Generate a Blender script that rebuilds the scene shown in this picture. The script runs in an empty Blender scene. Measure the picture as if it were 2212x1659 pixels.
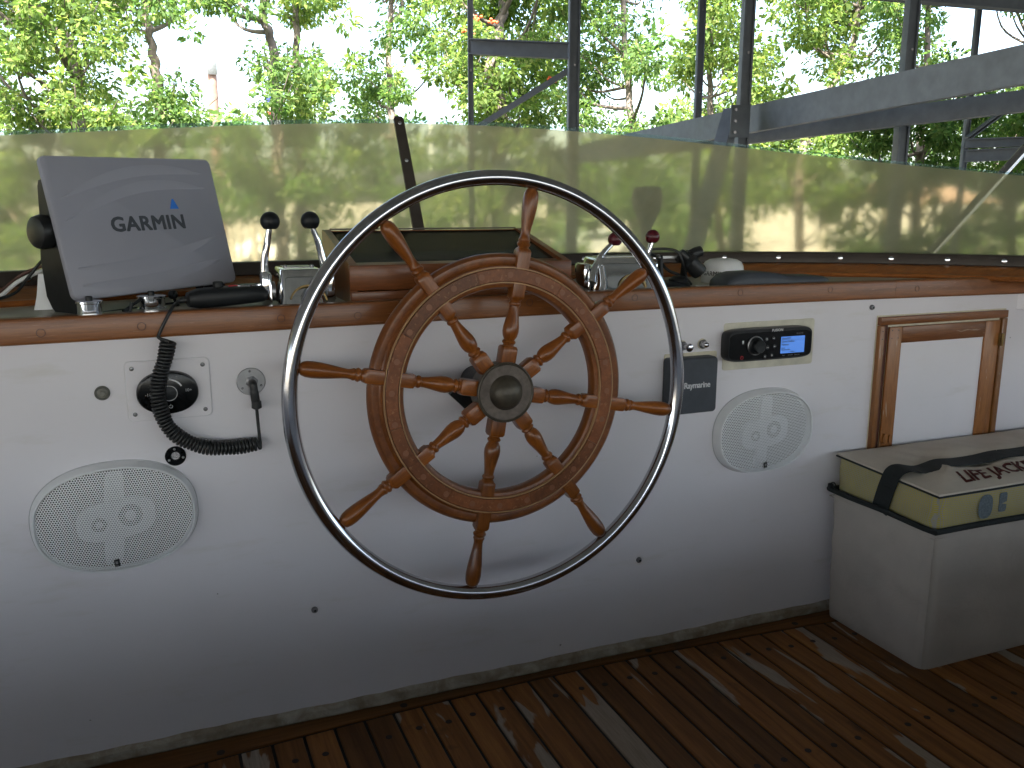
import bpy, bmesh, math, random
import numpy as np
from mathutils import Vector, Matrix
random.seed(7); np.random.seed(7)
D2 = bpy.data; SC = bpy.context.scene; COL = SC.collection
PI = math.pi
# ------------------------------------------------------------------ camera
FPX = 1917.5                       # focal length for a 2212 px wide frame
CAMP = Vector((0.0, -1.54023, 0.95464))
yaw, pit, rol = math.radians(22.3565), math.radians(11.597), math.radians(-0.1368)
cf_ = Vector((math.sin(yaw)*math.cos(pit), math.cos(yaw)*math.cos(pit), -math.sin(pit)))
cr_ = Vector((math.cos(yaw), -math.sin(yaw), 0)); cd_ = cf_.cross(cr_)
cr2 = math.cos(rol)*cr_ + math.sin(rol)*cd_; cd2 = -math.sin(rol)*cr_ + math.cos(rol)*cd_
cam = D2.cameras.new('camera'); cam.sensor_width = 36; cam.lens = 36*FPX/2212; cam.clip_start = .02; cam.clip_end = 2000
co = D2.objects.new('camera', cam); COL.objects.link(co); SC.camera = co
co.matrix_world = Matrix(((cr2.x, -cd2.x, -cf_.x, CAMP.x), (cr2.y, -cd2.y, -cf_.y, CAMP.y), (cr2.z, -cd2.z, -cf_.z, CAMP.z), (0, 0, 0, 1)))
def at(px, py, dist):              # the place that lies dist metres ahead, used for trees and steelwork far off
    return CAMP + dist*(cf_ + (px-1106)/FPX*cr2 + (py-829.5)/FPX*cd2)
# ------------------------------------------------------------------ world, sun, exposure
SUN_EL, SUN_AZ = math.radians(58), math.radians(205)   # azimuth of the sun, clockwise from +Y
W = D2.worlds.new('World'); SC.world = W; W.use_nodes = True
wn = W.node_tree.nodes; wl = W.node_tree.links; bg = wn['Background']
sky = wn.new('ShaderNodeTexSky'); sky.sky_type = 'NISHITA'; sky.sun_disc = False
sky.sun_elevation = SUN_EL; sky.sun_rotation = SUN_AZ; sky.dust_density = 4.0; sky.air_density = 1.0; sky.altitude = 100
wl.new(sky.outputs[0], bg.inputs[0]); bg.inputs[1].default_value = 0.15
sl = D2.lights.new('sun', 'SUN'); sl.energy = 5.0; sl.angle = math.radians(.5); sl.color = (1, .95, .87)
so = D2.objects.new('sun', sl); COL.objects.link(so)
sd = Vector((math.sin(SUN_AZ)*math.cos(SUN_EL), math.cos(SUN_AZ)*math.cos(SUN_EL), math.sin(SUN_EL)))
so.rotation_euler = sd.to_track_quat('Z', 'Y').to_euler(); so.location = (0, 0, 20)
vs = SC.view_settings; SC.display_settings.display_device = 'sRGB'
vs.view_transform = 'Standard'; vs.look = 'None'; vs.gamma = 1; vs.exposure = 2.8; vs.use_curve_mapping = False
SC.cycles.use_denoising = True; SC.cycles.max_bounces = 10; SC.cycles.transparent_max_bounces = 16
SC.cycles.transmission_bounces = 8; SC.cycles.diffuse_bounces = 5; SC.cycles.caustics_refractive = False; SC.cycles.caustics_reflective = False
SC.cycles.sample_clamp_indirect = 6

# ------------------------------------------------------------------ geometry kit
class G:
    def __init__(s): s.v = []; s.f = []; s.mi = []
    def add(s, vs_, fs, mi=0):
        b = len(s.v); s.v += [tuple(v) for v in vs_]; s.f += [tuple(b+i for i in f) for f in fs]; s.mi += [mi]*len(fs); return s
    def box(s, c, size, bev=0, M=None, mi=0, seg=2):
        bm = bmesh.new(); bmesh.ops.create_cube(bm, size=1)
        for v in bm.verts: v.co = Vector((v.co.x*size[0], v.co.y*size[1], v.co.z*size[2]))
        if bev > 0: bmesh.ops.bevel(bm, geom=list(bm.edges), offset=min(bev, .49*min(size)), segments=seg, affect='EDGES', profile=.5, clamp_overlap=True)
        c = Vector(c); bm.verts.index_update()
        vv = [((M @ v.co) if M else v.co) + c for v in bm.verts]
        s.add(vv, [[v.index for v in f.verts] for f in bm.faces], mi); bm.free(); return s
    def rings(s, rings, closed=False, caps=True, mi=0):
        n = len(rings[0]); vs_ = [p for r in rings for p in r]; m = len(rings); fs = []
        for i in range(m if closed else m-1):
            a = i*n; b = ((i+1) % m)*n
            for j in range(n):
                k = (j+1) % n; fs.append((a+j, a+k, b+k, b+j))
        if caps and not closed:
            fs.append(tuple(range(n-1, -1, -1))); fs.append(tuple((m-1)*n+j for j in range(n)))
        return s.add(vs_, fs, mi)
    def lathe(s, prof, o=(0, 0, 0), ax=(0, 0, 1), n=24, sq=None, caps=True, mi=0, ref=None):
        o = Vector(o); ax = Vector(ax).normalized(); u = Vector(ref) if ref else ax.orthogonal(); u = (u-ax*u.dot(ax)).normalized(); w = ax.cross(u); R = []
        for i, (r, a) in enumerate(prof):
            k = sq[i] if sq else 0; ring = []
            for j in range(n):
                t = 2*PI*(j+.5)/n; cc, ss = math.cos(t), math.sin(t); q = max(abs(cc), abs(ss))
                rr = r*((1-k) + k/q) if k else r
                if k: rr = min(rr, r*1.30)
                ring.append(o + ax*a + u*(rr*cc) + w*(rr*ss))
            R.append(ring)
        return s.rings(R, caps=caps, mi=mi)
    def torus(s, prof, o, ax, n=96, a0=0, a1=None, ref=None, mi=0):   # prof: closed outline of (radius, height) swept round ax
        o = Vector(o); ax = Vector(ax).normalized(); u = Vector(ref) if ref else ax.orthogonal(); u = (u-ax*u.dot(ax)).normalized(); w = ax.cross(u)
        full = a1 is None; R = []
        m = n if full else n+1
        for i in range(m):
            t = 2*PI*i/n if full else a0+(a1-a0)*i/n
            dr = u*math.cos(t) + w*math.sin(t); R.append([o + dr*r + ax*a for r, a in prof])
        return s.rings(R, closed=full, mi=mi)
    def tube(s, pts, r, n=10, closed=False, mi=0, flat=None):
        P = [Vector(p) for p in pts]; m = len(P); R = []
        nrm = None
        for i in range(m):
            if closed: t = P[(i+1) % m]-P[i-1]
            else: t = P[min(i+1, m-1)]-P[max(i-1, 0)]
            t.normalize()
            if nrm is None: nrm = Vector(flat) if flat else t.orthogonal()
            nrm = (nrm - t*nrm.dot(t)).normalized(); b = t.cross(nrm); rr = r[i] if isinstance(r, (list, tuple)) and not isinstance(r, tuple) else r
            if isinstance(rr, tuple): ra, rb = rr
            else: ra = rb = rr
            R.append([P[i] + nrm*(ra*math.cos(2*PI*j/n)) + b*(rb*math.sin(2*PI*j/n)) for j in range(n)])
        return s.rings(R, closed=closed, mi=mi)
    def bar(s, a, b, w, h, up=(0, 0, 1), bev=0, mi=0):
        a = Vector(a); b = Vector(b); t = (b-a); L = t.length; t.normalize(); u = Vector(up); u = (u-t*u.dot(t)).normalized(); sd_ = t.cross(u)
        M = Matrix((t, sd_, u)).transposed(); return s.box((a+b)/2, (L, w, h), bev, M, mi)
    def ball(s, c, r, n=20, sc=(1, 1, 1), mi=0):
        c = Vector(c); R = []
        m = n//2
        for i in range(1, m):
            t = PI*i/m; R.append([c + Vector((r*sc[0]*math.sin(t)*math.cos(2*PI*j/n), r*sc[1]*math.sin(t)*math.sin(2*PI*j/n), r*sc[2]*math.cos(t))) for j in range(n)])
        return s.rings(R, mi=mi)
    def prism(s, poly, o, u, v, w, mi=0):      # poly in (u,v), extruded by vector w
        o, u, v, w = Vector(o), Vector(u), Vector(v), Vector(w)
        A = [o+u*a+v*b for a, b in poly]; return s.rings([A, [p+w for p in A]], mi=mi)
def superell(a, b, n=48, e=2.4, rot=0):
    out = []
    for i in range(n):
        t = 2*PI*i/n; c, s_ = math.cos(t), math.sin(t)
        x = a*abs(c)**(2/e)*(1 if c >= 0 else -1); y = b*abs(s_)**(2/e)*(1 if s_ >= 0 else -1)
        out.append((x*math.cos(rot)-y*math.sin(rot), x*math.sin(rot)+y*math.cos(rot)))
    return out
def rrect(w, h, r, n=5):
    out = []
    for cx, cy, a0 in ((w/2-r, h/2-r, 0), (-w/2+r, h/2-r, 90), (-w/2+r, -h/2+r, 180), (w/2-r, -h/2+r, 270)):
        for i in range(n+1):
            a = math.radians(a0+90*i/n); out.append((cx+r*math.cos(a), cy+r*math.sin(a)))
    return out
BASE = {}
def basis(p):
    return BASE.get(p.name, Vector((0, 0, 0))) if p else Vector((0, 0, 0))
def mk(name, g, mat, parent=None, angle=35, kind=None, label=None, raw=False):
    me = D2.meshes.new(name); b = Vector((0, 0, 0)) if raw else basis(parent)
    V = np.array(g.v, dtype=np.float32) - np.array(b, dtype=np.float32)
    me.from_pydata(V.tolist(), [], g.f)
    mats = mat if isinstance(mat, (list, tuple)) else [mat]
    for m in mats: me.materials.append(m)
    if len(mats) > 1: me.polygons.foreach_set('material_index', g.mi)
    bm = bmesh.new(); bm.from_mesh(me); bmesh.ops.recalc_face_normals(bm, faces=bm.faces); bm.to_mesh(me); bm.free()
    me.shade_smooth(); me.set_sharp_from_angle(angle=math.radians(angle)); me.update()
    o = D2.objects.new(name, me); COL.objects.link(o)
    if parent: o.parent = parent; BASE[o.name] = b
    if kind: o['kind'] = kind
    if label: o['label'] = label
    return o
def thing(name, label, cat, loc, group=None):
    o = D2.objects.new(name, None); COL.objects.link(o); o.location = loc; o.empty_display_size = .05
    o['label'] = label; o['category'] = cat
    if group: o['group'] = group
    BASE[o.name] = Vector(loc); return o
def tag(o, label, cat, group=None):
    o['label'] = label; o['category'] = cat
    if group: o['group'] = group
    return o
def text(name, s_, size, mat, parent, o, right, up, depth=.0006, bold=0.0, align='CENTER', sx=1, track=1, shear=0):
    c = D2.curves.new(name, 'FONT'); c.body = s_; c.size = size; c.extrude = depth; c.align_x = align; c.align_y = 'CENTER'
    c.resolution_u = 3; c.space_character = track; c.shear = shear
    t = D2.objects.new(name+'_curve', c); COL.objects.link(t); bpy.context.view_layer.update()
    me = D2.meshes.new_from_object(t.evaluated_get(bpy.context.evaluated_depsgraph_get())); D2.objects.remove(t); D2.curves.remove(c)
    r = Vector(right).normalized(); u = Vector(up).normalized(); n = r.cross(u); o = Vector(o)-basis(parent)
    for v in me.vertices: v.co = o + r*(v.co.x*sx) + u*v.co.y + n*(v.co.z+depth)
    if bold:
        nv = len(me.vertices); co = [v.co.copy() for v in me.vertices]; pf = [tuple(p.vertices) for p in me.polygons]; V_ = []; F_ = []
        for k, (a, b) in enumerate(((0, 0), (1, .6), (-1, -.6), (1, -.6), (-1, .6), (0, 1), (0, -1))):
            off = r*(a*bold*size)+u*(b*bold*size)+n*(k*.00002); V_ += [c_+off for c_ in co]; F_ += [tuple(q+k*nv for q in f) for f in pf]
        me = D2.meshes.new(name); me.from_pydata([tuple(v) for v in V_], [], F_)
    me.materials.clear(); me.materials.append(mat); me.name = name
    ob = D2.objects.new(name, me); COL.objects.link(ob); ob.parent = parent; BASE[ob.name] = basis(parent); return ob

# ------------------------------------------------------------------ materials
def newmat(name):
    m = D2.materials.new(name); m.use_nodes = True; nt = m.node_tree; return m, nt, nt.nodes['Principled BSDF']
def N(nt, t, **k):
    n = nt.nodes.new(t)
    for a, b in k.items():
        if a.startswith('i_'): n.inputs[a[2:]].default_value = b
        else: setattr(n, a, b)
    return n
def C4(c): return (c[0], c[1], c[2], 1)
def coords(nt, scale=(1, 1, 1), rnd=True, src='Object'):
    tc = N(nt, 'ShaderNodeTexCoord'); mp = N(nt, 'ShaderNodeMapping'); mp.inputs['Scale'].default_value = scale
    nt.links.new(tc.outputs[src], mp.inputs[0])
    if rnd:
        oi = N(nt, 'ShaderNodeObjectInfo'); mu = N(nt, 'ShaderNodeMath', operation='MULTIPLY'); mu.inputs[1].default_value = 37.0
        nt.links.new(oi.outputs['Random'], mu.inputs[0]); cb = N(nt, 'ShaderNodeCombineXYZ')
        for k in range(3): nt.links.new(mu.outputs[0], cb.inputs[k])
        nt.links.new(cb.outputs[0], mp.inputs['Location']); return mp.outputs[0]
    return mp.outputs[0]
def noise(nt, vec, scale, detail=4, rough=.55, dist=0):
    n = N(nt, 'ShaderNodeTexNoise'); n.inputs['Scale'].default_value = scale; n.inputs['Detail'].default_value = detail
    n.inputs['Roughness'].default_value = rough; n.inputs['Distortion'].default_value = dist; nt.links.new(vec, n.inputs['Vector']); return n.outputs['Fac']
def ramp(nt, fac, stops):
    r = N(nt, 'ShaderNodeValToRGB'); e = r.color_ramp.elements
    while len(e) < len(stops): e.new(.5)
    for el, (p, c) in zip(e, stops): el.position = p; el.color = C4(c) if len(c) == 3 else c
    nt.links.new(fac, r.inputs[0]); return r.outputs[0]
def mix(nt, fac, a, b, mode='MIX'):
    m = N(nt, 'ShaderNodeMix', data_type='RGBA', blend_type=mode)
    for s_, v in ((0, fac), (6, a), (7, b)):
        if hasattr(v, 'is_output') or hasattr(v, 'links'): nt.links.new(v, m.inputs[s_])
        else: m.inputs[s_].default_value = v if s_ == 0 else C4(v)
    return m.outputs[2]
def bump(nt, p, h, s_, d=.001):
    b = N(nt, 'ShaderNodeBump'); b.inputs['Strength'].default_value = s_; b.inputs['Distance'].default_value = d
    nt.links.new(h, b.inputs['Height']); nt.links.new(b.outputs[0], p.inputs['Normal'])
def simple(name, col, rough=.5, metal=0, spec=.5, var=.12, nscale=30, coat=0, bmp=0, bscale=300, emis=None, es=0):
    m, nt, p = newmat(name); v = coords(nt, rnd=False)
    f = noise(nt, v, nscale, 4); lo = tuple(c*(1-var) for c in col); hi = tuple(min(1, c*(1+var)) for c in col)
    nt.links.new(ramp(nt, f, [(.3, lo), (.7, hi)]), p.inputs['Base Color'])
    rr = N(nt, 'ShaderNodeMapRange'); rr.inputs[3].default_value = max(.02, rough*.8); rr.inputs[4].default_value = min(1, rough*1.25)
    nt.links.new(noise(nt, v, nscale*2.3, 3), rr.inputs[0]); nt.links.new(rr.outputs[0], p.inputs['Roughness'])
    p.inputs['Metallic'].default_value = metal; p.inputs['Specular IOR Level'].default_value = spec; p.inputs['Coat Weight'].default_value = coat
    if bmp: bump(nt, p, noise(nt, v, bscale, 2), bmp, .0008)
    if emis: p.inputs['Emission Color'].default_value = C4(emis); p.inputs['Emission Strength'].default_value = es
    return m
def wood(name, dark, light, scale, rough=.3, coat=.5, wear=0, wearcol=(.35, .27, .2), wscale=(1, 1, 1), tone=.25, edge=.62):
    m, nt, p = newmat(name); v = coords(nt, scale)
    g1 = noise(nt, v, 1.0, 6, .6, .6); g2 = noise(nt, v, 5.5, 4, .7)
    c = ramp(nt, g1, [(.25, dark), (.5, tuple((a+b)/2 for a, b in zip(dark, light))), (.75, light)])
    c = mix(nt, .55, c, ramp(nt, g2, [(.3, (.45, .42, .4)), (.6, (1, 1, 1))]), 'MULTIPLY')
    oi = N(nt, 'ShaderNodeObjectInfo'); c = mix(nt, 1.0, c, ramp(nt, oi.outputs['Random'], [(0, (1-tone,)*3), (1, (1+tone*.6, 1+tone*.4, 1+tone*.3))]), 'MULTIPLY')
    if wear:
        v2 = coords(nt, wscale); w = noise(nt, v2, 1.0, 5, .6, .4)
        wr = N(nt, 'ShaderNodeMapRange'); wr.inputs[1].default_value = edge; wr.inputs[2].default_value = edge+.04; wr.inputs[4].default_value = wear
        nt.links.new(w, wr.inputs[0]); c = mix(nt, wr.outputs[0], c, wearcol)
        rm = N(nt, 'ShaderNodeMapRange'); rm.inputs[3].default_value = rough; rm.inputs[4].default_value = .65; nt.links.new(wr.outputs[0], rm.inputs[0]); nt.links.new(rm.outputs[0], p.inputs['Roughness'])
    else: p.inputs['Roughness'].default_value = rough
    nt.links.new(c, p.inputs['Base Color']); p.inputs['Coat Weight'].default_value = coat; p.inputs['Coat Roughness'].default_value = .18; p.inputs['Specular IOR Level'].default_value = .33
    bump(nt, p, g2, .25, .0006); return m
M = {}
M['wheelwood'] = wood('varnished_wheel_wood', (.13, .037, .006), (.31, .100, .017), (60, 60, 9), .30, .2, wear=.25, wearcol=(.36, .16, .05), wscale=(60, 60, 160), edge=.66)
M['rimwood'] = wood('varnished_rim_wood', (.095, .029, .006), (.235, .078, .016), (16, 60, 16), .34, .2, wear=.3, wearcol=(.36, .17, .075), wscale=(120, 120, 120), edge=.64)
M['facewood'] = wood('varnished_felloe_wood', (.125, .040, .012), (.25, .085, .026), (22, 60, 22), .42, .1, wear=.25, wearcol=(.48, .26, .13), wscale=(150, 150, 150), tone=.3, edge=.6)
M['inlay'] = simple('pale_inlay', (.38, .22, .10), .5)
M['railwood'] = wood('varnished_rail_wood', (.18, .058, .013), (.36, .128, .030), (4, 60, 60), .34, .2, wear=.4, wearcol=(.5, .27, .18), wscale=(22, 90, 420), edge=.66, tone=.2)
M['boxwood'] = wood('varnished_box_wood', (.145, .042, .010), (.29, .095, .024), (6, 60, 60), .36, .2, wear=.2, wearcol=(.42, .24, .14), wscale=(22, 90, 320), edge=.68, tone=.2)
M['doorwood_v'] = wood('worn_door_wood_upright', (.19, .070, .018), (.37, .155, .042), (60, 60, 5), .4, .3, wear=.7, wearcol=(.40, .30, .22), wscale=(90, 90, 12), edge=.63, tone=.25)
M['doorwood_h'] = wood('worn_door_wood_level', (.17, .058, .016), (.32, .120, .034), (5, 60, 60), .4, .3, wear=.7, wearcol=(.40, .30, .22), wscale=(12, 90, 90), edge=.62, tone=.25)
M['gapshade'] = simple('dark_red_gap_shade', (.085, .022, .009), .5)  # reddish wood with the door gap's shade darkened into the colour
M['chrome'] = simple('polished_chrome', (.86, .87, .89), .07, 1, var=.03)
M['steel'] = simple('polished_steel_tube', (.50, .50, .53), .13, 1, var=.08, nscale=12)
M['dullsteel'] = simple('dull_steel', (.40, .40, .41), .38, 1, var=.2)
M['darksteel'] = simple('tarnished_screw_steel', (.20, .20, .21), .35, 1, var=.3)
M['bronze'] = simple('dark_patinated_bronze', (.075, .064, .048), .42, .45, var=.35, nscale=60)
M['bronze2'] = simple('dark_hub_face', (.13, .105, .088), .6, .4, var=.3, nscale=80)
M['black'] = simple('black_plastic', (.012, .014, .016), .42, var=.2, spec=.3)
M['blackgloss'] = simple('glossy_black', (.006, .007, .008), .20, var=.2, spec=.25)
M['rubber'] = simple('black_rubber', (.014, .015, .016), .42, var=.2)
M['navy'] = simple('dark_slate_plastic', (.048, .056, .070), .5, var=.15)
M['redball'] = simple('dark_red_knob', (.095, .008, .014), .28, var=.1)
M['whiteplastic'] = simple('white_plastic', (.78, .79, .80), .35, var=.04)
M['ltgrey'] = simple('light_grey_print', (.62, .62, .64), .6)
M['letter'] = simple('dark_lettering', (.045, .05, .06), .5)
M['blue'] = simple('blue_print', (.015, .16, .60), .5)
M['redlight'] = simple('red_symbol', (.45, .02, .03), .5)
M['channel'] = simple('dark_brown_channel', (.060, .048, .040), .42, var=.12, metal=.3)
M['canvas'] = None
M['galv'] = simple('galvanised_steel', (.12, .135, .152), .6, .2, var=.14, nscale=9)
M['bark'] = simple('grey_brown_bark', (.13, .105, .085), .9, var=.45, nscale=6)
M['brass'] = simple('old_brass', (.20, .14, .06), .4, .9, var=.3)
M['cream'] = simple('cream_sealant', (.60, .55, .42), .6, var=.12, nscale=40)
def wallmat():
    m, nt, p = newmat('white_gelcoat'); v = coords(nt, rnd=False)
    c = ramp(nt, noise(nt, v, 2.2, 5, .5), [(.3, (.725, .70, .735)), (.7, (.80, .775, .81))])
    st = noise(nt, coords(nt, (3, 3, 14), rnd=False), 2.0, 6, .65)
    k = N(nt, 'ShaderNodeMapRange'); k.inputs[1].default_value = .58; k.inputs[2].default_value = .80; k.inputs[4].default_value = .42; nt.links.new(st, k.inputs[0])
    c = mix(nt, k.outputs[0], c, (.58, .55, .48))
    sp = noise(nt, v, 55, 2, .4); k2 = N(nt, 'ShaderNodeMapRange'); k2.inputs[1].default_value = .815; k2.inputs[2].default_value = .83; k2.inputs[4].default_value = .7
    nt.links.new(sp, k2.inputs[0]); c = mix(nt, k2.outputs[0], c, (.2, .18, .16))
    nt.links.new(c, p.inputs['Base Color']); p.inputs['Roughness'].default_value = .38
    bump(nt, p, noise(nt, v, 14, 3), .12, .004); return m
M['gel'] = wallmat()
M['shelf'] = simple('off_white_shelf_paint', (.44, .42, .36), .42, var=.2, nscale=9)
def battenmat():
    m, nt, p = newmat('peeling_cream_sealant'); v = coords(nt, (1, 1, 1), rnd=False)
    c = ramp(nt, noise(nt, v, 22, 6, .65, .5), [(.35, (.26, .21, .15)), (.5, (.36, .31, .24)), (.68, (.52, .49, .42))])
    nt.links.new(c, p.inputs['Base Color']); p.inputs['Roughness'].default_value = .7; bump(nt, p, noise(nt, v, 60, 4), .6, .003); return m
M['batten'] = battenmat()
def deckmat(name, stretch):
    m, nt, p = newmat(name)
    v = coords(nt, stretch); g1 = noise(nt, v, 1, 6, .6, .4); g2 = noise(nt, v, 5, 5, .7)
    c = ramp(nt, g1, [(.25, (.15, .058, .014)), (.75, (.36, .155, .042))])
    c = mix(nt, .5, c, ramp(nt, g2, [(.3, (.45, .42, .4)), (.6, (1, 1, 1))]), 'MULTIPLY')
    oi = N(nt, 'ShaderNodeObjectInfo'); c = mix(nt, 1.0, c, ramp(nt, oi.outputs['Random'], [(0, (.55, .55, .55)), (1, (1.2, 1.15, 1.1))]), 'MULTIPLY')
    bare = mix(nt, .7, (.40, .35, .295), ramp(nt, g2, [(.3, (.5, .5, .5)), (.65, (1, 1, 1))]), 'MULTIPLY')
    w = noise(nt, coords(nt, tuple(1+(s_-1)*.09 for s_ in stretch)), 2.4, 4, .5, .5)
    # more bare wood on some planks than others
    ad = N(nt, 'ShaderNodeMath', operation='MULTIPLY_ADD'); ad.inputs[1].default_value = .12; nt.links.new(oi.outputs['Random'], ad.inputs[0]); nt.links.new(w, ad.inputs[2])
    k = N(nt, 'ShaderNodeMapRange'); k.inputs[1].default_value = .665; k.inputs[2].default_value = .685; k.inputs[4].default_value = .85; nt.links.new(ad.outputs[0], k.inputs[0])
    c = mix(nt, k.outputs[0], c, bare)
    dk = noise(nt, coords(nt), 9, 4, .6); k2 = N(nt, 'ShaderNodeMapRange'); k2.inputs[1].default_value = .64; k2.inputs[2].default_value = .74; k2.inputs[4].default_value = .65; nt.links.new(dk, k2.inputs[0])
    c = mix(nt, k2.outputs[0], c, (.04, .022, .012))
    nt.links.new(c, p.inputs['Base Color'])
    r = N(nt, 'ShaderNodeMapRange'); p.inputs['Specular IOR Level'].default_value = .3; r.inputs[3].default_value = .58; r.inputs[4].default_value = .8; nt.links.new(k.outputs[0], r.inputs[0]); nt.links.new(r.outputs[0], p.inputs['Roughness'])
    bump(nt, p, g2, .35, .0012); return m
M['plank'] = deckmat('worn_varnished_teak', (60, 3.0, 60)); M['margin'] = deckmat('worn_margin_teak', (3.0, 60, 60))
M['caulk'] = simple('black_deck_caulk', (.010, .010, .010), .7)
def fabric(name, col, grid=900, var=.1, bs=.5):
    m, nt, p = newmat(name); v = coords(nt, rnd=False)
    c = ramp(nt, noise(nt, v, 6, 5, .6), [(.3, tuple(a*(1-var) for a in col)), (.7, tuple(a*(1+var) for a in col))])
    nt.links.new(c, p.inputs['Base Color']); p.inputs['Roughness'].default_value = .85
    w = N(nt, 'ShaderNodeTexWave', i_Scale=grid/6.28); nt.links.new(v, w.inputs['Vector']); bump(nt, p, noise(nt, coords(nt, (1, 1, 1.6), rnd=False), 9, 5, .6, .8), bs*1.2, .006); return m
M['canvas'] = fabric('cream_canvas', (.46, .415, .37)); M['lidcanvas'] = fabric('cream_lid_canvas', (.56, .50, .42)); M['webbing'] = fabric('black_webbing', (.012, .016, .016), 1500, bs=1)
def meshmat():
    m, nt, p = newmat('lid_mesh_over_yellow'); v = coords(nt, rnd=False)
    sx = N(nt, 'ShaderNodeSeparateXYZ'); nt.links.new(v, sx.inputs[0]); outs = []
    add = N(nt, 'ShaderNodeMath', operation='ADD'); nt.links.new(sx.outputs[0], add.inputs[0]); nt.links.new(sx.outputs[1], add.inputs[1])
    for o_ in (add.outputs[0], sx.outputs[2]):
        a = N(nt, 'ShaderNodeMath', operation='MULTIPLY'); a.inputs[1].default_value = 2*PI/.0042; nt.links.new(o_, a.inputs[0])
        b = N(nt, 'ShaderNodeMath', operation='SINE'); nt.links.new(a.outputs[0], b.inputs[0])
        g_ = N(nt, 'ShaderNodeMath', operation='GREATER_THAN'); g_.inputs[1].default_value = .55; nt.links.new(b.outputs[0], g_.inputs[0]); outs.append(g_.outputs[0])
    mx = N(nt, 'ShaderNodeMath', operation='MAXIMUM'); nt.links.new(outs[0], mx.inputs[0]); nt.links.new(outs[1], mx.inputs[1])
    y = ramp(nt, noise(nt, v, 7, 4, .6), [(.35, (.30, .25, .05)), (.65, (.50, .40, .055))])
    # blue print of a jacket that shows through the mesh
    nt.links.new(mix(nt, mx.outputs[0], y, (.32, .31, .26)), p.inputs['Base Color']); p.inputs['Roughness'].default_value = .7; return m
M['lidmesh'] = meshmat()
M['jacketblue'] = simple('faded_blue_through_mesh', (.12, .15, .17), .8, var=.3, nscale=300)
M['lifetext'] = simple('dark_red_stencil', (.15, .035, .030), .85, var=.4, nscale=90)
def grillemat():
    m, nt, p = newmat('perforated_white_grille'); v = coords(nt, (1, 1, 1), rnd=False)
    # hexagonal holes: two interleaved square lattices
    sep = N(nt, 'ShaderNodeSeparateXYZ'); nt.links.new(v, sep.inputs[0]); P_ = .0040; Q = P_*1.732
    def lattice(off):
        ds = []
        for o_, per, of in ((sep.outputs[0], P_, off), (sep.outputs[2], Q, off)):
            a = N(nt, 'ShaderNodeMath', operation='MULTIPLY_ADD'); a.inputs[1].default_value = 1/per; a.inputs[2].default_value = of+100; nt.links.new(o_, a.inputs[0])
            f = N(nt, 'ShaderNodeMath', operation='FRACT'); nt.links.new(a.outputs[0], f.inputs[0])
            s_ = N(nt, 'ShaderNodeMath', operation='SUBTRACT'); s_.inputs[1].default_value = .5; nt.links.new(f.outputs[0], s_.inputs[0])
            q = N(nt, 'ShaderNodeMath', operation='MULTIPLY'); q.inputs[1].default_value = per; nt.links.new(s_.outputs[0], q.inputs[0])
            z = N(nt, 'ShaderNodeMath', operation='POWER'); z.inputs[1].default_value = 2; ab = N(nt, 'ShaderNodeMath', operation='ABSOLUTE'); nt.links.new(q.outputs[0], ab.inputs[0]); nt.links.new(ab.outputs[0], z.inputs[0]); ds.append(z.outputs[0])
        t = N(nt, 'ShaderNodeMath', operation='ADD'); nt.links.new(ds[0], t.inputs[0]); nt.links.new(ds[1], t.inputs[1]); return t.outputs[0]
    mn = N(nt, 'ShaderNodeMath', operation='MINIMUM'); nt.links.new(lattice(0), mn.inputs[0]); nt.links.new(lattice(.5), mn.inputs[1])
    lt = N(nt, 'ShaderNodeMath', operation='LESS_THAN'); lt.inputs[1].default_value = (.00135)**2; nt.links.new(mn.outputs[0], lt.inputs[0])
    tr = N(nt, 'ShaderNodeBsdfTransparent'); ms = N(nt, 'ShaderNodeMixShader'); out = nt.nodes['Material Output']
    p.inputs['Base Color'].default_value = (.90, .91, .93, 1); p.inputs['Roughness'].default_value = .45
    nt.links.new(lt.outputs[0], ms.inputs[0]); nt.links.new(p.outputs[0], ms.inputs[1]); nt.links.new(tr.outputs[0], ms.inputs[2]); nt.links.new(ms.outputs[0], out.inputs[0]); return m
M['grille'] = grillemat()
M['basin'] = simple('dark_speaker_basin', (.022, .023, .028), .7)
M['spider'] = simple('pale_grey_speaker_frame', (.36, .37, .40), .6)
def covermat():
    m, nt, p = newmat('grey_cover_plastic'); tc = N(nt, 'ShaderNodeTexCoord'); v = tc.outputs['Object']
    nt.links.new(ramp(nt, noise(nt, v, 8, 3), [(.3, (.31, .31, .36)), (.7, (.335, .335, .385))]), p.inputs['Base Color']); p.inputs['Roughness'].default_value = .55
    bump(nt, p, noise(nt, v, 900, 2), .25, .0004); return m
M['cover'] = covermat()
def glassmat(name, tint, haze_f, hazecol, rough):
    m, nt, p = newmat(name); nt.nodes.remove(p); out = nt.nodes['Material Output']
    gl = N(nt, 'ShaderNodeBsdfGlass'); gl.inputs['Color'].default_value = C4(tint); gl.inputs['Roughness'].default_value = rough; gl.inputs['IOR'].default_value = 1.42
    tl = N(nt, 'ShaderNodeBsdfTranslucent'); tl.inputs['Color'].default_value = C4(hazecol)
    v = coords(nt, (1, 1, 1), rnd=False); f = noise(nt, v, 5, 5, .6, .5); r = N(nt, 'ShaderNodeMapRange'); r.inputs[3].default_value = haze_f*.6; r.inputs[4].default_value = haze_f*1.5
    nt.links.new(f, r.inputs[0]); ms = N(nt, 'ShaderNodeMixShader'); nt.links.new(r.outputs[0], ms.inputs[0]); nt.links.new(gl.outputs[0], ms.inputs[1]); nt.links.new(tl.outputs[0], ms.inputs[2])
    # light that reaches the shelf through the pane
    nt.links.new(ms.outputs[0], out.inputs[0]); return m
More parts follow.
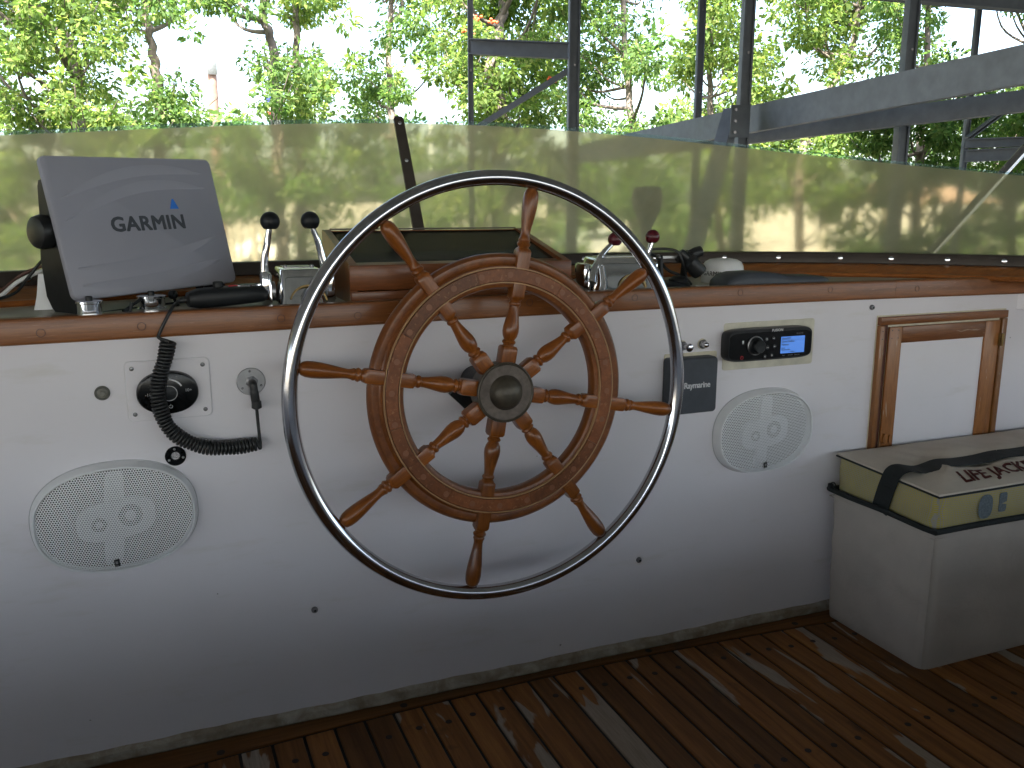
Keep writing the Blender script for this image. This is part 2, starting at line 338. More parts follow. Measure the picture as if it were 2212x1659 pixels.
M['glass'] = glassmat('yellowed_hazy_plexiglass', (.83, .81, .67), .35, (.68, .67, .52), .055)
M['glassedge'] = glassmat('clear_bluish_glass_edge', (.80, .90, .90), .10, (.6, .7, .7), .01)
def leafmat(name, cols):
    m, nt, p = newmat(name); nt.nodes.remove(p); out = nt.nodes['Material Output']
    gi = N(nt, 'ShaderNodeNewGeometry'); c = ramp(nt, gi.outputs['Random Per Island'], cols)
    d = N(nt, 'ShaderNodeBsdfDiffuse'); t = N(nt, 'ShaderNodeBsdfTranslucent'); nt.links.new(c, d.inputs[0])
    nt.links.new(mix(nt, 1.0, c, (1.35, 1.5, .8), 'MULTIPLY'), t.inputs[0])
    a = N(nt, 'ShaderNodeMixShader'); a.inputs[0].default_value = .58; nt.links.new(d.outputs[0], a.inputs[1]); nt.links.new(t.outputs[0], a.inputs[2])
    nt.links.new(a.outputs[0], out.inputs[0]); return m
LC = [(0, (.060, .110, .045)), (.35, (.095, .165, .060)), (.75, (.14, .21, .075)), (1, (.21, .26, .10))]
M['leaf'] = leafmat('green_leaf', LC)
M['leaf2'] = leafmat('yellow_green_leaf', [(p_, (min(1, c[0]*1.25), c[1]*1.12, c[2])) for p_, c in LC])
M['blossom'] = simple('orange_flower', (.75, .12, .03), .7)
M['ground'] = simple('pale_gravel_ground', (.27, .24, .19), .9, var=.45, nscale=.35)
M['water'] = simple('green_lake_water', (.035, .040, .038), .12, var=.2)
M['roof'] = simple('painted_metal_roof_sheet', (.34, .35, .35), .6, var=.15, nscale=1)
M['carwhite'] = simple('white_car_paint', (.72, .72, .72), .3, coat=.5); M['carglass'] = simple('dark_window_glass', (.02, .025, .03), .08)
M['carsilver'] = simple('silver_car_paint', (.5, .51, .52), .3, .4, coat=.5)
M['pilewood'] = simple('pale_piling_wood', (.42, .38, .31), .8, var=.25, nscale=4)
M['polewood'] = simple('brown_pole_wood', (.20, .13, .10), .85, var=.3, nscale=4)
M['flagred'] = simple('red_flag_cloth', (.55, .03, .04), .8); M['flagwhite'] = simple('white_flag_cloth', (.8, .8, .8), .8); M['flagblue'] = simple('blue_flag_cloth', (.03, .05, .25), .8)
M['houseroof'] = simple('brown_house_roof', (.25, .16, .11), .8); M['housewall'] = simple('cream_house_wall', (.6, .55, .45), .8)

# ------------------------------------------------------------------ setting: ground, water, deck
def sheet(x0, x1, y0, y1, z, nx=1, ny=1):
    g = G(); vs_ = [(x0+(x1-x0)*i/nx, y0+(y1-y0)*j/ny, z) for j in range(ny+1) for i in range(nx+1)]
    g.add(vs_, [(j*(nx+1)+i, j*(nx+1)+i+1, (j+1)*(nx+1)+i+1, (j+1)*(nx+1)+i) for j in range(ny) for i in range(nx)]); return g
mk('ground', sheet(-900, 900, 11, 1500, -2.1), M['ground'], kind='structure')
mk('water', sheet(-900, 900, -900, 11.4, -3.6), M['water'], kind='structure')
g = G(); g.box((0, 11.2, -3.0), (1800, .4, 1.8)); mk('quay_wall', g, M['cream'], kind='structure')
YW = .0
deck = mk('deck', sheet(-1.6, 3.6, -3.2, .05, -.0035), M['caulk'], kind='structure')
seam = lambda x: -.028 - .036*((x-.78)/.75)**2
P0, PW, GAP = .0341, .0567, .0058
pm = None
for k in range(-26, 62):
    x0 = P0+PW*k+GAP/2; x1 = x0+PW-GAP; yt = seam((x0+x1)/2)-.0035
    g = G(); w_, L, t = (x1-x0)/2, 3.1, .012
    sl_ = (seam(x1)-seam(x0))/2
    # planks end on the curved seam: top edge slightly skewed
    pts = [(-w_, -sl_), (w_, sl_), (w_, -L), (-w_, -L)]
    e = .0012; top = [(-w_+e, -sl_-e), (w_-e, sl_-e), (w_-e, -L+e), (-w_+e, -L+e)]
    g.rings([[(a, b, -t) for a, b in pts], [(a, b, -e) for a, b in pts], [(a, b, 0) for a, b in top]])
    o = mk('plank', g, M['plank'], angle=20); o.location = ((x0+x1)/2, yt, 0); o.parent = deck
g = G(); R_ = []
for i in range(61):
    x = -1.5+i*.075; yo = max(seam(x), -.11)
    R_.append([(x, yo+.0035, -.012), (x, yo+.0035, -.001), (x, yo+.0045, 0), (x, .02, 0), (x, .02, -.012)])
g.rings(R_); mk('margin_board', g, M['margin'], deck)
g = G()
for k in range(-20, 50):
    cx = P0+PW*(k+.5)
    for yy in (seam(cx)-.068-.004*(k % 2), -.435+.003*math.sin(k*2.3), -.80, -1.3):
        if random.random() < .93: g.lathe([(.0062, -.002), (.0062, .0006)], (cx+random.uniform(-.004, .004), yy, 0), n=10)
for x in (.06, .40, .95, 1.33): g.lathe([(.0075, -.002), (.0075, .0006)], (x, seam(x)+.016, 0), n=10)
mk('deck_plug', g, simple('dark_deck_bung', (.022, .010, .006), .6), deck, kind='stuff')

# ------------------------------------------------------------------ helm console
con = thing('helm_console', 'white painted helm console wall with varnished wooden rail along its top', 'console', (.8, .1, 0))
g = G(); g.box((.8, .022, .385), (4.2, .04, .745), 0)       # front panel, face at y = 0.002
mk('front_panel', g, M['gel'], con)
bow = lambda x: .0072*max(0, 1-((x-1.0)/(1.25 if x < 1 else 1.1))**2)**1.3
def sweep_x(prof, x0, x1, n, zf=lambda x: 0, yf=lambda x: 0):
    g = G(); g.rings([[(x0+(x1-x0)*i/n, y+yf(x0+(x1-x0)*i/n), z+zf(x0+(x1-x0)*i/n)) for y, z in prof] for i in range(n+1)]); return g
railp = [(.020, .738), (-.017, .738), (-.020, .7395), (-.0212, .742), (-.0212, .774), (-.0200, .7775), (-.017, .7790), (.004, .7788), (.012, .7770), (.020, .7755)]
for i, (xa, xb) in enumerate(((-1.3, -.335), (-.3348, 1.5565), (1.557, 2.9))):
    mk('front_rail', sweep_x(railp, xa, xb, 30, bow), M['railwood'], con, angle=22, label='faded lighter end of the rail' if i == 2 else None)
g = G()
for x, z in ((-.155, .756), (-.012, .758), (.205, .759), (.335, .757), (.46, .762), (.885, .765), (1.135, .766), (1.37, .765), (1.62, .76), (.66, .765)):
    g.torus([(.0056, 0), (.0067, 0), (.0067, .0004), (.0056, .0004)], (x, -.0214, z+bow(x)*.8), (0, -1, 0), 20)
mk('rail_plug', g, simple('dark_plug_line', (.09, .03, .012), .5), con, kind='stuff')
cfs = [-0.0635, 0.1163, -0.204, 0.2421, 0.3442]
yb = lambda x: float(np.polyval(cfs, x)); dyb = lambda x: float(np.polyval(np.polyder(cfs), x))
def nrm(x):
    d = dyb(x); l = math.hypot(1, d); return (-d/l, 1/l)
hh = lambda x: float(max(.12, np.polyval([.0156, -.0571, -.0217, .1047, .2738], max(-.35, min(2.05, x)))))
RK = .486
XS = [-1.1+i*.05 for i in range(70)]
XS = [x for x in XS if x <= 2.3]
def curve_sweep(prof, xs, name, mat, parent, **k):     # prof: (offset outward, z) along the windshield's plan curve
    g = G(); R_ = []
    for x in xs:
        n_ = nrm(x); y = yb(x); R_.append([(x+n_[0]*o_, y+n_[1]*o_, z) for o_, z in prof])
    g.rings(R_); return mk(name, g, mat, parent, **k)
# shelf
g = G(); vs_ = []; n_ = len(XS)
for x in XS:
    nn = nrm(x); vs_ += [(x, min(.02, yb(x)), .7752), (x+nn[0]*-.03, max(.02, yb(x)+nn[1]*-.03), .7752)]
g.add(vs_, [(2*i, 2*i+2, 2*i+3, 2*i+1) for i in range(n_-1)]); mk('shelf', g, M['shelf'], con)
curve_sweep([(.02, .774), (-.078, .774), (-.082, .779), (-.078, .785), (-.066, .787), (-.062, .790), (-.052, .793), (-.040, .800), (-.030, .8035), (.02, .8035)], XS, 'rear_moulding', M['railwood'], con)
g = G(); yb_ = [(.004, .001), (-.006, .001), (-.010, .006), (-.010, .020), (-.004, .024), (.004, .024)]
R_ = []
for i in range(121):
    x = -1.2+i*.03; w_ = .0006*math.sin(x*17)+.0006*math.sin(x*61+1)+random.uniform(-.0003, .0003); R_.append([(x, y+(w_ if y < 0 else 0), z+(w_*1.6 if z > .01 else 0)) for y, z in yb_])
g.rings(R_); mk('base_fillet', g, M['batten'], con)
# ------------------------------------------------------------------ windshield
ws = thing('windshield', 'low curved windshield of yellowed hazy plexiglass in a dark brown channel', 'windshield', (.59, .43, .80))
ch = curve_sweep([(.03, .8035), (-.008, .8035), (-.010, .806), (-.006, .826), (-.003, .830), (.03, .830)], XS, 'channel_strip', M['channel'], ws)
def pane(xs, parent):
    g = G(); T = [0, .25, .5, .75, .968, 1.0]; th = .005
    for side in (0, 1):
        vs_ = []
        for x in xs:
            n_ = nrm(x); h = hh(x)
            for t in T:
                o_ = RK*h*t + side*th; vs_.append((x+n_[0]*o_, yb(x)+n_[1]*o_, .828+h*t-side*th*.0))
        m = len(T); b = len(g.v); fs = []; mi = []
        for i in range(len(xs)-1):
            for j in range(m-1):
                f = (i*m+j, (i+1)*m+j, (i+1)*m+j+1, i*m+j+1); fs.append(f if side else f[::-1]); mi.append(1 if j == m-2 else 0)
        g.v += vs_; g.f += [tuple(b+q for q in f) for f in fs]; g.mi += mi
    m = len(T); nx = len(xs); off = nx*m
    for i in range(nx-1):
        for j, fl in ((0, 0), (m-1, 1)):
            a = i*m+j; c = (i+1)*m+j; g.f.append((a, c, c+off, a+off) if fl else (a, a+off, c+off, c)); g.mi.append(1)
    for i in (0, nx-1):
        for j in range(m-1):
            a = i*m+j; g.f.append((a, a+1, a+1+off, a+off)); g.mi.append(0)
    return mk('glass_pane', g, [M['glass'], M['glassedge']], parent, angle=50)
XM = .5915
pane([-1.1+i*(XM+1.1)/40 for i in range(41)], ws); pane([XM+.001+i*(2.28-XM)/44 for i in range(45)], ws)
n_ = nrm(XM); h = hh(XM)+.004
mb = Vector((XM, yb(XM), .825)); mt = Vector((XM+n_[0]*RK*h, yb(XM)+n_[1]*RK*h, .828+h)); tdir = (mt-mb).normalized(); side = Vector((n_[1], -n_[0], 0)); outn = side.cross(tdir)
if outn.y > 0: outn = -outn
g = G(); L = (mt-mb).length; wd = .0122
poly = [(-wd-.002, 0), (wd+.002, 0), (wd, L-.006), (wd-.003, L-.001), (wd-.006, L), (-wd+.006, L), (-wd+.003, L-.001), (-wd, L-.006)]
g.prism(poly, mb+outn*.001, side, tdir, outn*.005); mu = mk('mullion', g, M['channel'], ws)
def screw(parent, c, ax, r=.004, mat=None, name='screw', cross=True):
    g = G(); ax = Vector(ax).normalized(); g.lathe([(r, -.001), (r, .0006), (r*.75, .0017), (r*.3, .0021)], c, ax, 14)
    s_ = mk(name, g, mat or M['dullsteel'], parent)
    return s_
for L_ in (.018, .085+.03, .21, .315): screw(mu, mt-tdir*L_+outn*.006, outn, .0045, M['dullsteel'])
for x, y in ((-.20, yb(-.20)), (-.012, yb(-.012)), (.16, yb(.16)), (.83, yb(.83)), (1.00, yb(1.00)), (1.19, yb(1.19)), (1.368, .369), (1.499, .32), (1.636, .249), (1.737, .181), (1.837, .098), (1.926, .011)):
    nn = nrm(x); screw(ch, (x-nn[0]*.0085, yb(x)-nn[1]*.0085, .817), (-nn[0], -nn[1], .1), .0062, M['chrome'])

# ------------------------------------------------------------------ steering wheel (local frame: x right, z up, -y towards the viewer)
al, be = math.radians(2.88), math.radians(1.27); PH = math.radians(10.61)
u = Vector((math.cos(be), math.sin(be), 0)); w = Vector((0, math.sin(al), math.cos(al))); w = (w-u*w.dot(u)).normalized(); aw = w.cross(u)   # aw: away from viewer
wh = D2.objects.new('steering_wheel', None); COL.objects.link(wh); wh.empty_display_size = .1
wh.matrix_world = Matrix(((u.x, aw.x, w.x, .5599), (u.y, aw.y, w.y, -.130), (u.z, aw.z, w.z, .631), (0, 0, 0, 1)))
wh['label'] = 'large eight spoked varnished wooden steering wheel ringed by a polished steel tube'; wh['category'] = 'steering wheel'
BASE[wh.name] = Vector((0, 0, 0)); TOW = (0, -1, 0)
g = G(); g.torus([(.3645+.0128*math.cos(2*PI*k/16), .0128*math.sin(2*PI*k/16)) for k in range(16)], (0, 0, 0), TOW, 160); mk('grab_ring', g, M['steel'], wh, angle=60)
rim = [(.180, -.016), (.1785, -.012), (.1785, .004), (.181, .008), (.186, .0095), (.188, .0095), (.2165, .0095), (.2175, .006), (.221, .0035), (.226, .0045), (.232, .004), (.2365, -.0005), (.2388, -.007), (.2375, -.013), (.234, -.016)]
g = G(); g.torus(rim, (0, 0, 0), TOW, 128); mk('outer_rim', g, M['rimwood'], wh, angle=40)
face = [(.1905, .009), (.1905, .0155), (.1915, .0165), (.2115, .0165), (.2125, .0155), (.2125, .009)]
for k in range(8):
    g = G(); a0 = 2*PI*k/8+math.radians(13)+.0018; g.torus(face, (0, 0, 0), TOW, 14, a0, a0+2*PI/8-.0036, ref=(0, 0, 1)); mk('felloe', g, M['facewood'], wh, angle=40)
for r_ in (.1887, .2143):
    g = G(); g.torus([(r_-.0009, .009), (r_-.0009, .0148), (r_+.0009, .0148), (r_+.0009, .009)], (0, 0, 0), TOW, 128); mk('inlay_line', g, M['inlay'], wh)
g = G()
for k in range(24):
    a = 2*PI*k/24+.07; g.lathe([(.0052, .0160), (.0052, .0170)], (.2019*math.sin(a), 0, .2019*math.cos(a)), TOW, 14)
mk('rim_plug', g, simple('dark_wheel_plug', (.20, .075, .03), .45), wh, kind='stuff')
# turned spoke along +z: (distance from hub, half width, squareness)
SP = [(.040, .0120, 1), (.050, .0135, 1), (.070, .0138, 1), (.076, .0136, .9), (.0795, .0125, .5), (.0805, .0095, 0), (.0825, .0090, 0), (.0840, .0105, 0), (.0865, .0118, 0), (.089, .0105, 0), (.0905, .0088, 0),
      (.0925, .0098, 0), (.097, .0118, 0), (.105, .0132, 0), (.113, .0130, 0), (.124, .0112, 0), (.136, .0092, 0), (.146, .0080, 0), (.1495, .0080, 0), (.1505, .0096, 0), (.1535, .0106, 0), (.1565, .0096, 0), (.158, .0086, 0), (.1595, .0100, 0), (.1615, .0108, .2),
      (.1640, .0118, .8), (.168, .0120, 1), (.185, .0120, 1), (.215, .0120, 1), (.240, .0120, 1), (.2450, .0119, .9), (.2490, .0108, .4), (.2505, .0092, 0), (.2525, .0088, 0), (.2540, .0103, 0), (.2570, .0114, 0), (.2600, .0103, 0), (.2615, .0090, 0),
      (.2630, .0098, 0), (.2655, .0098, 0), (.268, .0082, 0), (.274, .0074, 0), (.284, .0082, 0), (.300, .0103, 0), (.318, .0122, 0), (.332, .0128, 0), (.342, .0120, 0), (.349, .0098, 0), (.3525, .0060, 0), (.3535, .0015, 0)]
gs = G(); gs.lathe([(b*(1.08 if .0925 < a < .15 or a > .266 else 1.04), a) for a, b, c in SP], (0, 0, 0), (0, 0, 1), 20, sq=[c for a, b, c in SP], ref=(1, 0, 0))
sp0 = mk('spoke', gs, M['wheelwood'], wh, angle=38)
for k in range(8):
    o = sp0 if k == 0 else sp0.copy()
    if k: COL.objects.link(o)
    o.rotation_euler = (0, PH+k*PI/4, 0)
g = G(); g.lathe([(.030, -.035), (.046, -.030), (.050, -.022), (.0505, .012), (.0525, .016), (.0530, .019), (.0525, .0215), (.0505, .0225), (.0490, .0215), (.048, .0205)], (0, 0, 0), TOW, 64); hub = mk('hub', g, M['bronze'], wh)
g = G(); g.lathe([(.048, .016), (.048, .0206), (.030, .0206)], (0, 0, 0), TOW, 64); mk('hub_face', g, M['bronze2'], hub)
g = G(); g.lathe([(.0305, .019), (.0305, .0225), (.029, .024), (.0285, .025), (.0265, .031), (.022, .037), (.015, .0415), (.0075, .0435), (.0015, .044)], (0, 0, 0), TOW, 48); mk('hub_cap', g, M['bronze'], wh, angle=50)
g = G(); g.lathe([(.036, -.030), (.036, -.060), (.030, -.064), (.030, -.1285)], (0, 0, 0), TOW, 40); mk('shaft_housing', g, M['black'], wh)
pl = G(); pl.prism([(0, .056), (.056, 0), (0, -.056), (-.056, 0)], (.5615, .0015, .604), (1, 0, 0), (0, 0, 1), (0, -.012, 0))
mp = tag(mk('mounting_plate', pl, M['black']), 'black diamond shaped plate on the console behind the steering wheel hub', 'mounting plate')

# ------------------------------------------------------------------ chart plotter under its grey cover
cX = Vector((.809, .588, .02)).normalized(); cY = Vector((-.101, .204, .974)); cY = (cY-cX*cY.dot(cX)).normalized(); cZ = cX.cross(cY)
cO = Vector((-.1075, .0285, .7985)); cW, cH = .3315, .2325
cp = thing('chart_plotter', 'covered chart plotter with grey snap cover at the left end of the console shelf', 'chart plotter', (cO+cX*cW/2-cZ*.05-Vector((0, 0, .02))))
Mx = Matrix((cX, cY, cZ)).transposed()
def LC_(a, b, c): return cO+cX*a+cY*b+cZ*c
g = G(); ro = rrect(cW, cH, .012, 6); ri = rrect(cW-.006, cH-.006, .010, 6)
g.rings([[LC_(cW/2+a, cH/2+b, -.009) for a, b in ro], [LC_(cW/2+a, cH/2+b, -.004) for a, b in ro], [LC_(cW/2+a*.996, cH/2+b*.995, -.0015) for a, b in ro], [LC_(cW/2+a, cH/2+b, 0) for a, b in ri]])
cov = mk('cover', g, M['cover'], cp)
# raised sweeping ribs moulded in the cover
def rib(pts, wdt, hgt):
    g = G(); R_ = []
    for a, b, k in pts: R_.append([LC_(a, b-wdt*k, -.0004), LC_(a, b+wdt*k*.2, hgt), LC_(a, b+wdt*k, -.0004)])
    g.rings(R_); return g
for b0, b1, bend in ((.165, .205, .022), (.128, .178, .026), (.050, .088, -.016), (.022, .046, -.012)):
    pts = [(.02+.285*t, b0+(b1-b0)*t+bend*math.sin(PI*t), math.sin(PI*min(1, max(0.02, t)))**.6) for t in [i/24 for i in range(25)]]
    mk('cover_rib', rib(pts, .013, .0011), M['cover'], cov)
text('lettering', 'GARMIN', .0345, M['letter'], cov, LC_(.170, .117, .0001), cX, cY, .0003, .030, sx=1.10, track=1.05)
g = G(); g.prism([(-.0092, 0), (.0092, 0), (.0015, .0175), (-.0015, .0175)], LC_(.2285, .1415, .0001), cX, cY, cZ*.0006); mk('blue_triangle', g, M['blue'], cov)
g = G(); g.box(LC_(cW/2+.012, cH/2+.002, -.032), (cW-.060, cH-.022, .044), .012, Mx); mk('display_housing', g, M['blackgloss'], cp)
g = G(); g.box(LC_(cW/2+.02, cH/2, -.064), (cW-.12, cH-.06, .03), .01, Mx); mk('rear_housing', g, M['black'], cp)
# bail bracket: U of flat bar, arms up both sides
for sgn, ax_ in ((-1, .010), (1, cW-.030)):
    poly = []
    for a, b in ((-.010, -.0245), (-.0095, .19), (-.018, .2005), (-.033, .2005), (-.039, .193), (-.055, .145), (-.081, .082), (-.090, .022), (-.083, .001), (-.070, -.015), (-.050, -.0235)): poly.append((a, b))
    g = G(); g.prism(poly, LC_(ax_, 0, 0), cZ, cY, cX*.007); arm = mk('bracket_arm', g, M['black'], cp)
    g = G(); g.lathe([(.012, 0), (.026, .002), (.027, .012), (.024, .022), (.018, .025)], LC_(ax_+(.007 if sgn > 0 else 0), .119, -.040), cX*sgn, 24, sq=[0, .15, .15, .15, 0]); mk('bracket_knob', g, M['rubber'], arm)
g = G(); g.box(LC_(cW/2-.005, -.0235, -.036), (cW-.040, .005, .050), .002, Mx); mk('bracket_base', g, M['black'], cp)
g = G(); g.box(Vector((LC_(cW*.93, -.02, -.05).x, LC_(cW*.93, -.02, -.05).y, .787)), (.032, .030, .022), .003); mk('bracket_foot', g, M['black'], cp)
# white and brown wires behind it
def wire(name, pts, r, mat, label, cat='cable'):
    P = [Vector(p) for p in pts]; out = []
    for i in range(len(P)-1):
        p0, p1, p2, p3 = P[max(i-1, 0)], P[i], P[i+1], P[min(i+2, len(P)-1)]
        for k in range(8):
            t = k/8; out.append(.5*((2*p1)+(p2-p0)*t+(2*p0-5*p1+4*p2-p3)*t*t+(3*p1-p0-3*p2+p3)*t**3))
    out.append(P[-1]); g = G(); g.tube(out, r, 8); o = mk(name, g, mat)
    if label: tag(o, label, cat)
    return o
def onY(px, py, Y):
    d = cf_+(px-1106)/FPX*cr2+(py-829.5)/FPX*cd2; return CAMP+d*((Y-CAMP.y)/d.y)
wire('white_cable', [onY(-60, 672, .17), onY(0, 640, .18), onY(40, 608, .19), onY(95, 585, .18), LC_(.02, .05, -.10)], .0035, M['whiteplastic'], 'white cable sagging behind the left side of the chart plotter')
wire('brown_cable', [onY(-60, 668, .19), onY(0, 630, .20), onY(50, 592, .21), onY(100, 572, .20), LC_(.03, .07, -.10)], .0028, simple('brown_cable_sheath', (.10, .045, .035), .5), 'thin brown cable running above the white one left of the chart plotter')
wire('black_cable', [onY(-40, 655, .15), onY(30, 634, .16), onY(62, 598, .17), onY(98, 560, .16), LC_(.03, .05, -.09)], .0026, M['black'], 'thin black cable curving up behind the chart plotter')
g = G(); pz = onY(100, 655, .14); g.rings([[(pz.x+a*k, pz.y+b*k, z) for a, b in ((-.016, -.014), (.018, -.014), (.018, .014), (-.016, .014))] for k, z in ((1.1, .776), (.75, .80), (.45, .835))])
tag(mk('white_bracket', g, M['whiteplastic']), 'small white tapered bracket standing behind the chart plotter leg', 'bracket')
# chrome gauge caps
def chrome_cap(x, y, label, r=.0215):
    t = thing('chrome_socket', label, 'socket', (x, y, .7755), 'chrome sockets under the chart plotter')
    g = G(); g.lathe([(r+.003, 0), (r+.003, .002), (r, .003), (r, .018), (r+.002, .019), (r+.002, .022), (r-.002, .0235), (.006, .0235)], (x, y, .7755), n=36); mk('body', g, M['chrome'], t)
    g = G(); g.lathe([(.0055, .023), (.0055, .029), (.004, .030)], (x, y, .7755), n=16); mk('stem', g, M['black'], t); return t
chrome_cap(-.087, .028, 'chrome socket half hidden by the lower left corner of the chart plotter cover', .0185); chrome_cap(.006, .082, 'chrome socket below the middle of the chart plotter cover')
def toggle(x, y, dx, dy, label, r=.0025, ball=0):
    t = thing('toggle_switch', label, 'switch', (x, y, .7755)); g = G(); g.lathe([(.006, 0), (.006, .004), (.003, .005)], (x, y, .7755), n=6); mk('base', g, M['black'], t)
    g = G(); g.tube([(x, y, .779), (x+dx*.5, y+dy*.5, .787), (x+dx, y+dy, .796)], [r*.7, r, r*1.2], 8)
    if ball: g.ball((x+dx, y+dy, .796), ball, 12, (1, 1.5, 1))
    mk('lever', g, M['black'], t)
toggle(-.035, .055, .028, .012, 'small black toggle lever between the two chrome sockets')
toggle(.045, .105, -.004, -.002, 'black knob switch under the right part of the chart plotter', ball=.0085)
toggle(-.028, -.004, .004, .004, 'tiny switch by the rail under the chart plotter')

# ------------------------------------------------------------------ handheld microphone and its coiled cord
mi = thing('radio_microphone', 'black handheld radio microphone lying on the shelf beside the throttle', 'microphone', (.125, .055, .7755))
mx_ = Vector((.93, .12, .02)).normalized(); my = Vector((-.12, .93, 0)).normalized(); mz = mx_.cross(my); MM = Matrix((mx_, my, mz)).transposed()
mc = Vector((.125, .052, .7935))
g = G(); R_ = []
for a, wy, hz, dz in ((-.066, .012, .006, 0), (-.063, .018, .012, .0), (-.045, .022, .0165, .001), (-.01, .026, .0165, .002), (.03, .028, .0155, .003), (.058, .027, .014, .003), (.066, .022, .009, .002)):
    R_.append([mc+mx_*a+my*y+mz*(z+dz) for y, z in superell(wy, hz, 20, 3.5)])
g.rings(R_); mk('body', g, M['black'], mi)
g = G(); g.lathe([(.0085, .012), (.0085, .0265), (.007, .0275)], mc+mx_*-.012, mz, 18); mk('dial', g, M['black'], mi)
g = G(); g.box(mc+mx_*.012+my*-.006+mz*.0195, (.016, .004, .002), .0005, MM); mk('red_button', g, M['redlight'], mi)
g = G(); g.prism([(a, b) for a, b in superell(.022, .014, 24, 3)], mc+mx_*.038+mz*.0175, mx_, my, mz*.002); bz = mk('chrome_bezel', g, M['chrome'], mi)
g = G(); g.prism([(a, b) for a, b in superell(.018, .0105, 24, 3)], mc+mx_*.038+mz*.0196, mx_, my, mz*.0006); mk('window', g, M['black'], bz)
g = G(); g.tube([mc+mx_*-.060, mc+mx_*-.072, mc+mx_*-.080+mz*-.002], [.006, .005, .0035], 12); mk('strain_relief', g, M['rubber'], mi)
CPATH = [(.026, .735), (.018, .703), (.009, .679), (.0038, .649), (.0063, .622), (.0140, .596), (.031, .574), (.058, .5575), (.083, .550), (.1086, .5475), (.132, .548), (.1530, .5495)]
cP = [Vector((x, -.024, z)) for x, z in CPATH]
def catmull(P, k=12):
    out = []
    for i in range(len(P)-1):
        p0, p1, p2, p3 = P[max(i-1, 0)], P[i], P[i+1], P[min(i+2, len(P)-1)]
        for j in range(k):
            t = j/k; out.append(.5*((2*p1)+(p2-p0)*t+(2*p0-5*p1+4*p2-p3)*t*t+(3*p1-p0-3*p2+p3)*t**3))
    out.append(P[-1]); return out
cc = catmull(cP, 40); S_ = [0]
for a, b in zip(cc, cc[1:]): S_.append(S_[-1]+(b-a).length)
turns = S_[-1]/.0058; nst = int(turns*14); hel = []
for i in range(nst+1):
    s_ = S_[-1]*i/nst; k = max(0, min(len(cc)-2, int(np.searchsorted(S_, s_))-1)); f = (s_-S_[k])/max(1e-9, S_[k+1]-S_[k]); p = cc[k].lerp(cc[k+1], f)
    t = (cc[min(k+2, len(cc)-1)]-cc[max(k-1, 0)]).normalized(); nn = Vector((0, -1, 0)); bb = t.cross(nn); a = 2*PI*turns*i/nst; wob = 1+.06*math.sin(i*.05)
    hel.append(p+(nn*math.cos(a)+bb*math.sin(a))*.0102*wob)
lead = catmull([mc+mx_*-.078+mz*-.002, Vector((.040, .0, .7895)), Vector((.033, -.021, .7835)), Vector((.022, -.027, .765)), Vector((.0135, -.028, .748)), Vector((.012, -.030, .741)), hel[0]], 8)
tail = catmull([hel[-1], Vector((.1585, -.022, .541)), Vector((.1600, -.018, .549)), Vector((.1585, -.0175, .585)), Vector((.1575, -.017, .614))], 8)
g = G(); g.tube(lead[:-1]+hel+tail[1:], .0028, 7)
tag(mk('coiled_cord', g, M['rubber'], angle=80), 'black coiled microphone cord hanging down the console to a round steel socket plate', 'cord')

# ------------------------------------------------------------------ twin lever controls
def throttle(label, x0, x1, yc, ztop, ballmat, levers, holes=True, dy=.052):
    cx_ = (x0+x1)/2; t = thing('throttle_control', label, 'throttle', (cx_, yc, .7755)); z0 = .7755; H = ztop-z0; wx = (x1-x0)/2
    g = G(); R_ = []
    for z, kx, ky, oy in ((0, 1.12, 1.25, 0), (.004, 1.10, 1.22, 0), (.30*H, 1.0, 1.12, 0), (.75*H, .97, 1.0, .001), (.93*H, .95, .93, .003), (H*.985, .91, .86, .003), (H, .86, .78, .003)):
        R_.append([(cx_+a, yc+oy+b, z0+z) for a, b in superell(wx*kx, dy*ky, 40, 6)])
    g.rings(R_); mk('housing', g, M['chrome'], t, angle=28)
    g = G(); g.box((cx_, yc+.002, ztop+.0007), (wx*1.35, dy*1.05, .0018), .0006); tp = mk('top_plate', g, M['dullsteel'], t)
    for sx in (-1, 1):
        g = G(); g.lathe([(.0035, 0), (.0035, .003), (.002, .0042)], (cx_+sx*wx*.62, yc-.018, ztop+.0015), n=10); mk('screw', g, M['darksteel'], tp)
    g = G(); g.torus([(.030, 0), (.033, 0), (.033, .002), (.030, .002)], (cx_+.008, yc-dy*1.19, z0+.006), (0, -1, .06), 32, .15, PI-.3, ref=(1, 0, 0)); mk('worn_arc', g, M['brass'], t)
    for i, (bx, by, bz, pts, br, hx, hy) in enumerate(levers):
        g = G(); g.tube(catmull([Vector(p) for p in pts], 10), [(.0074-.0024*k/(10*(len(pts)-1)), .0055-.001*k/(10*(len(pts)-1))) for k in range(10*(len(pts)-1)+1)], 14, flat=(1, 0, 0)); lv = mk('lever', g, M['chrome'], t, angle=60)
        g = G(); R2 = []
        n2 = 28
        for q in range(1, 15):
            a = PI*q/15; zz = max(-.80, math.cos(a)); R2.append([(bx+br*math.sin(a)*math.cos(2*PI*j/n2), by+br*math.sin(a)*math.sin(2*PI*j/n2), bz+br*zz) for j in range(n2)])
        g.rings(R2); mk('lever_knob', g, ballmat, lv, angle=50)
        g = G(); g.box((hx, yc, z0+.030), (.018, .046, .058), .006); mk('lever_boss', g, M['chrome'], t)
        g = G(); sgn = 1 if hx < cx_ else -1; g.lathe([(.017, 0), (.017, .009), (.011, .011)], (hx+sgn*.006, yc, z0+.024), (sgn, 0, 0), 24); mk('pivot', g, M['dullsteel'], t)
    return t
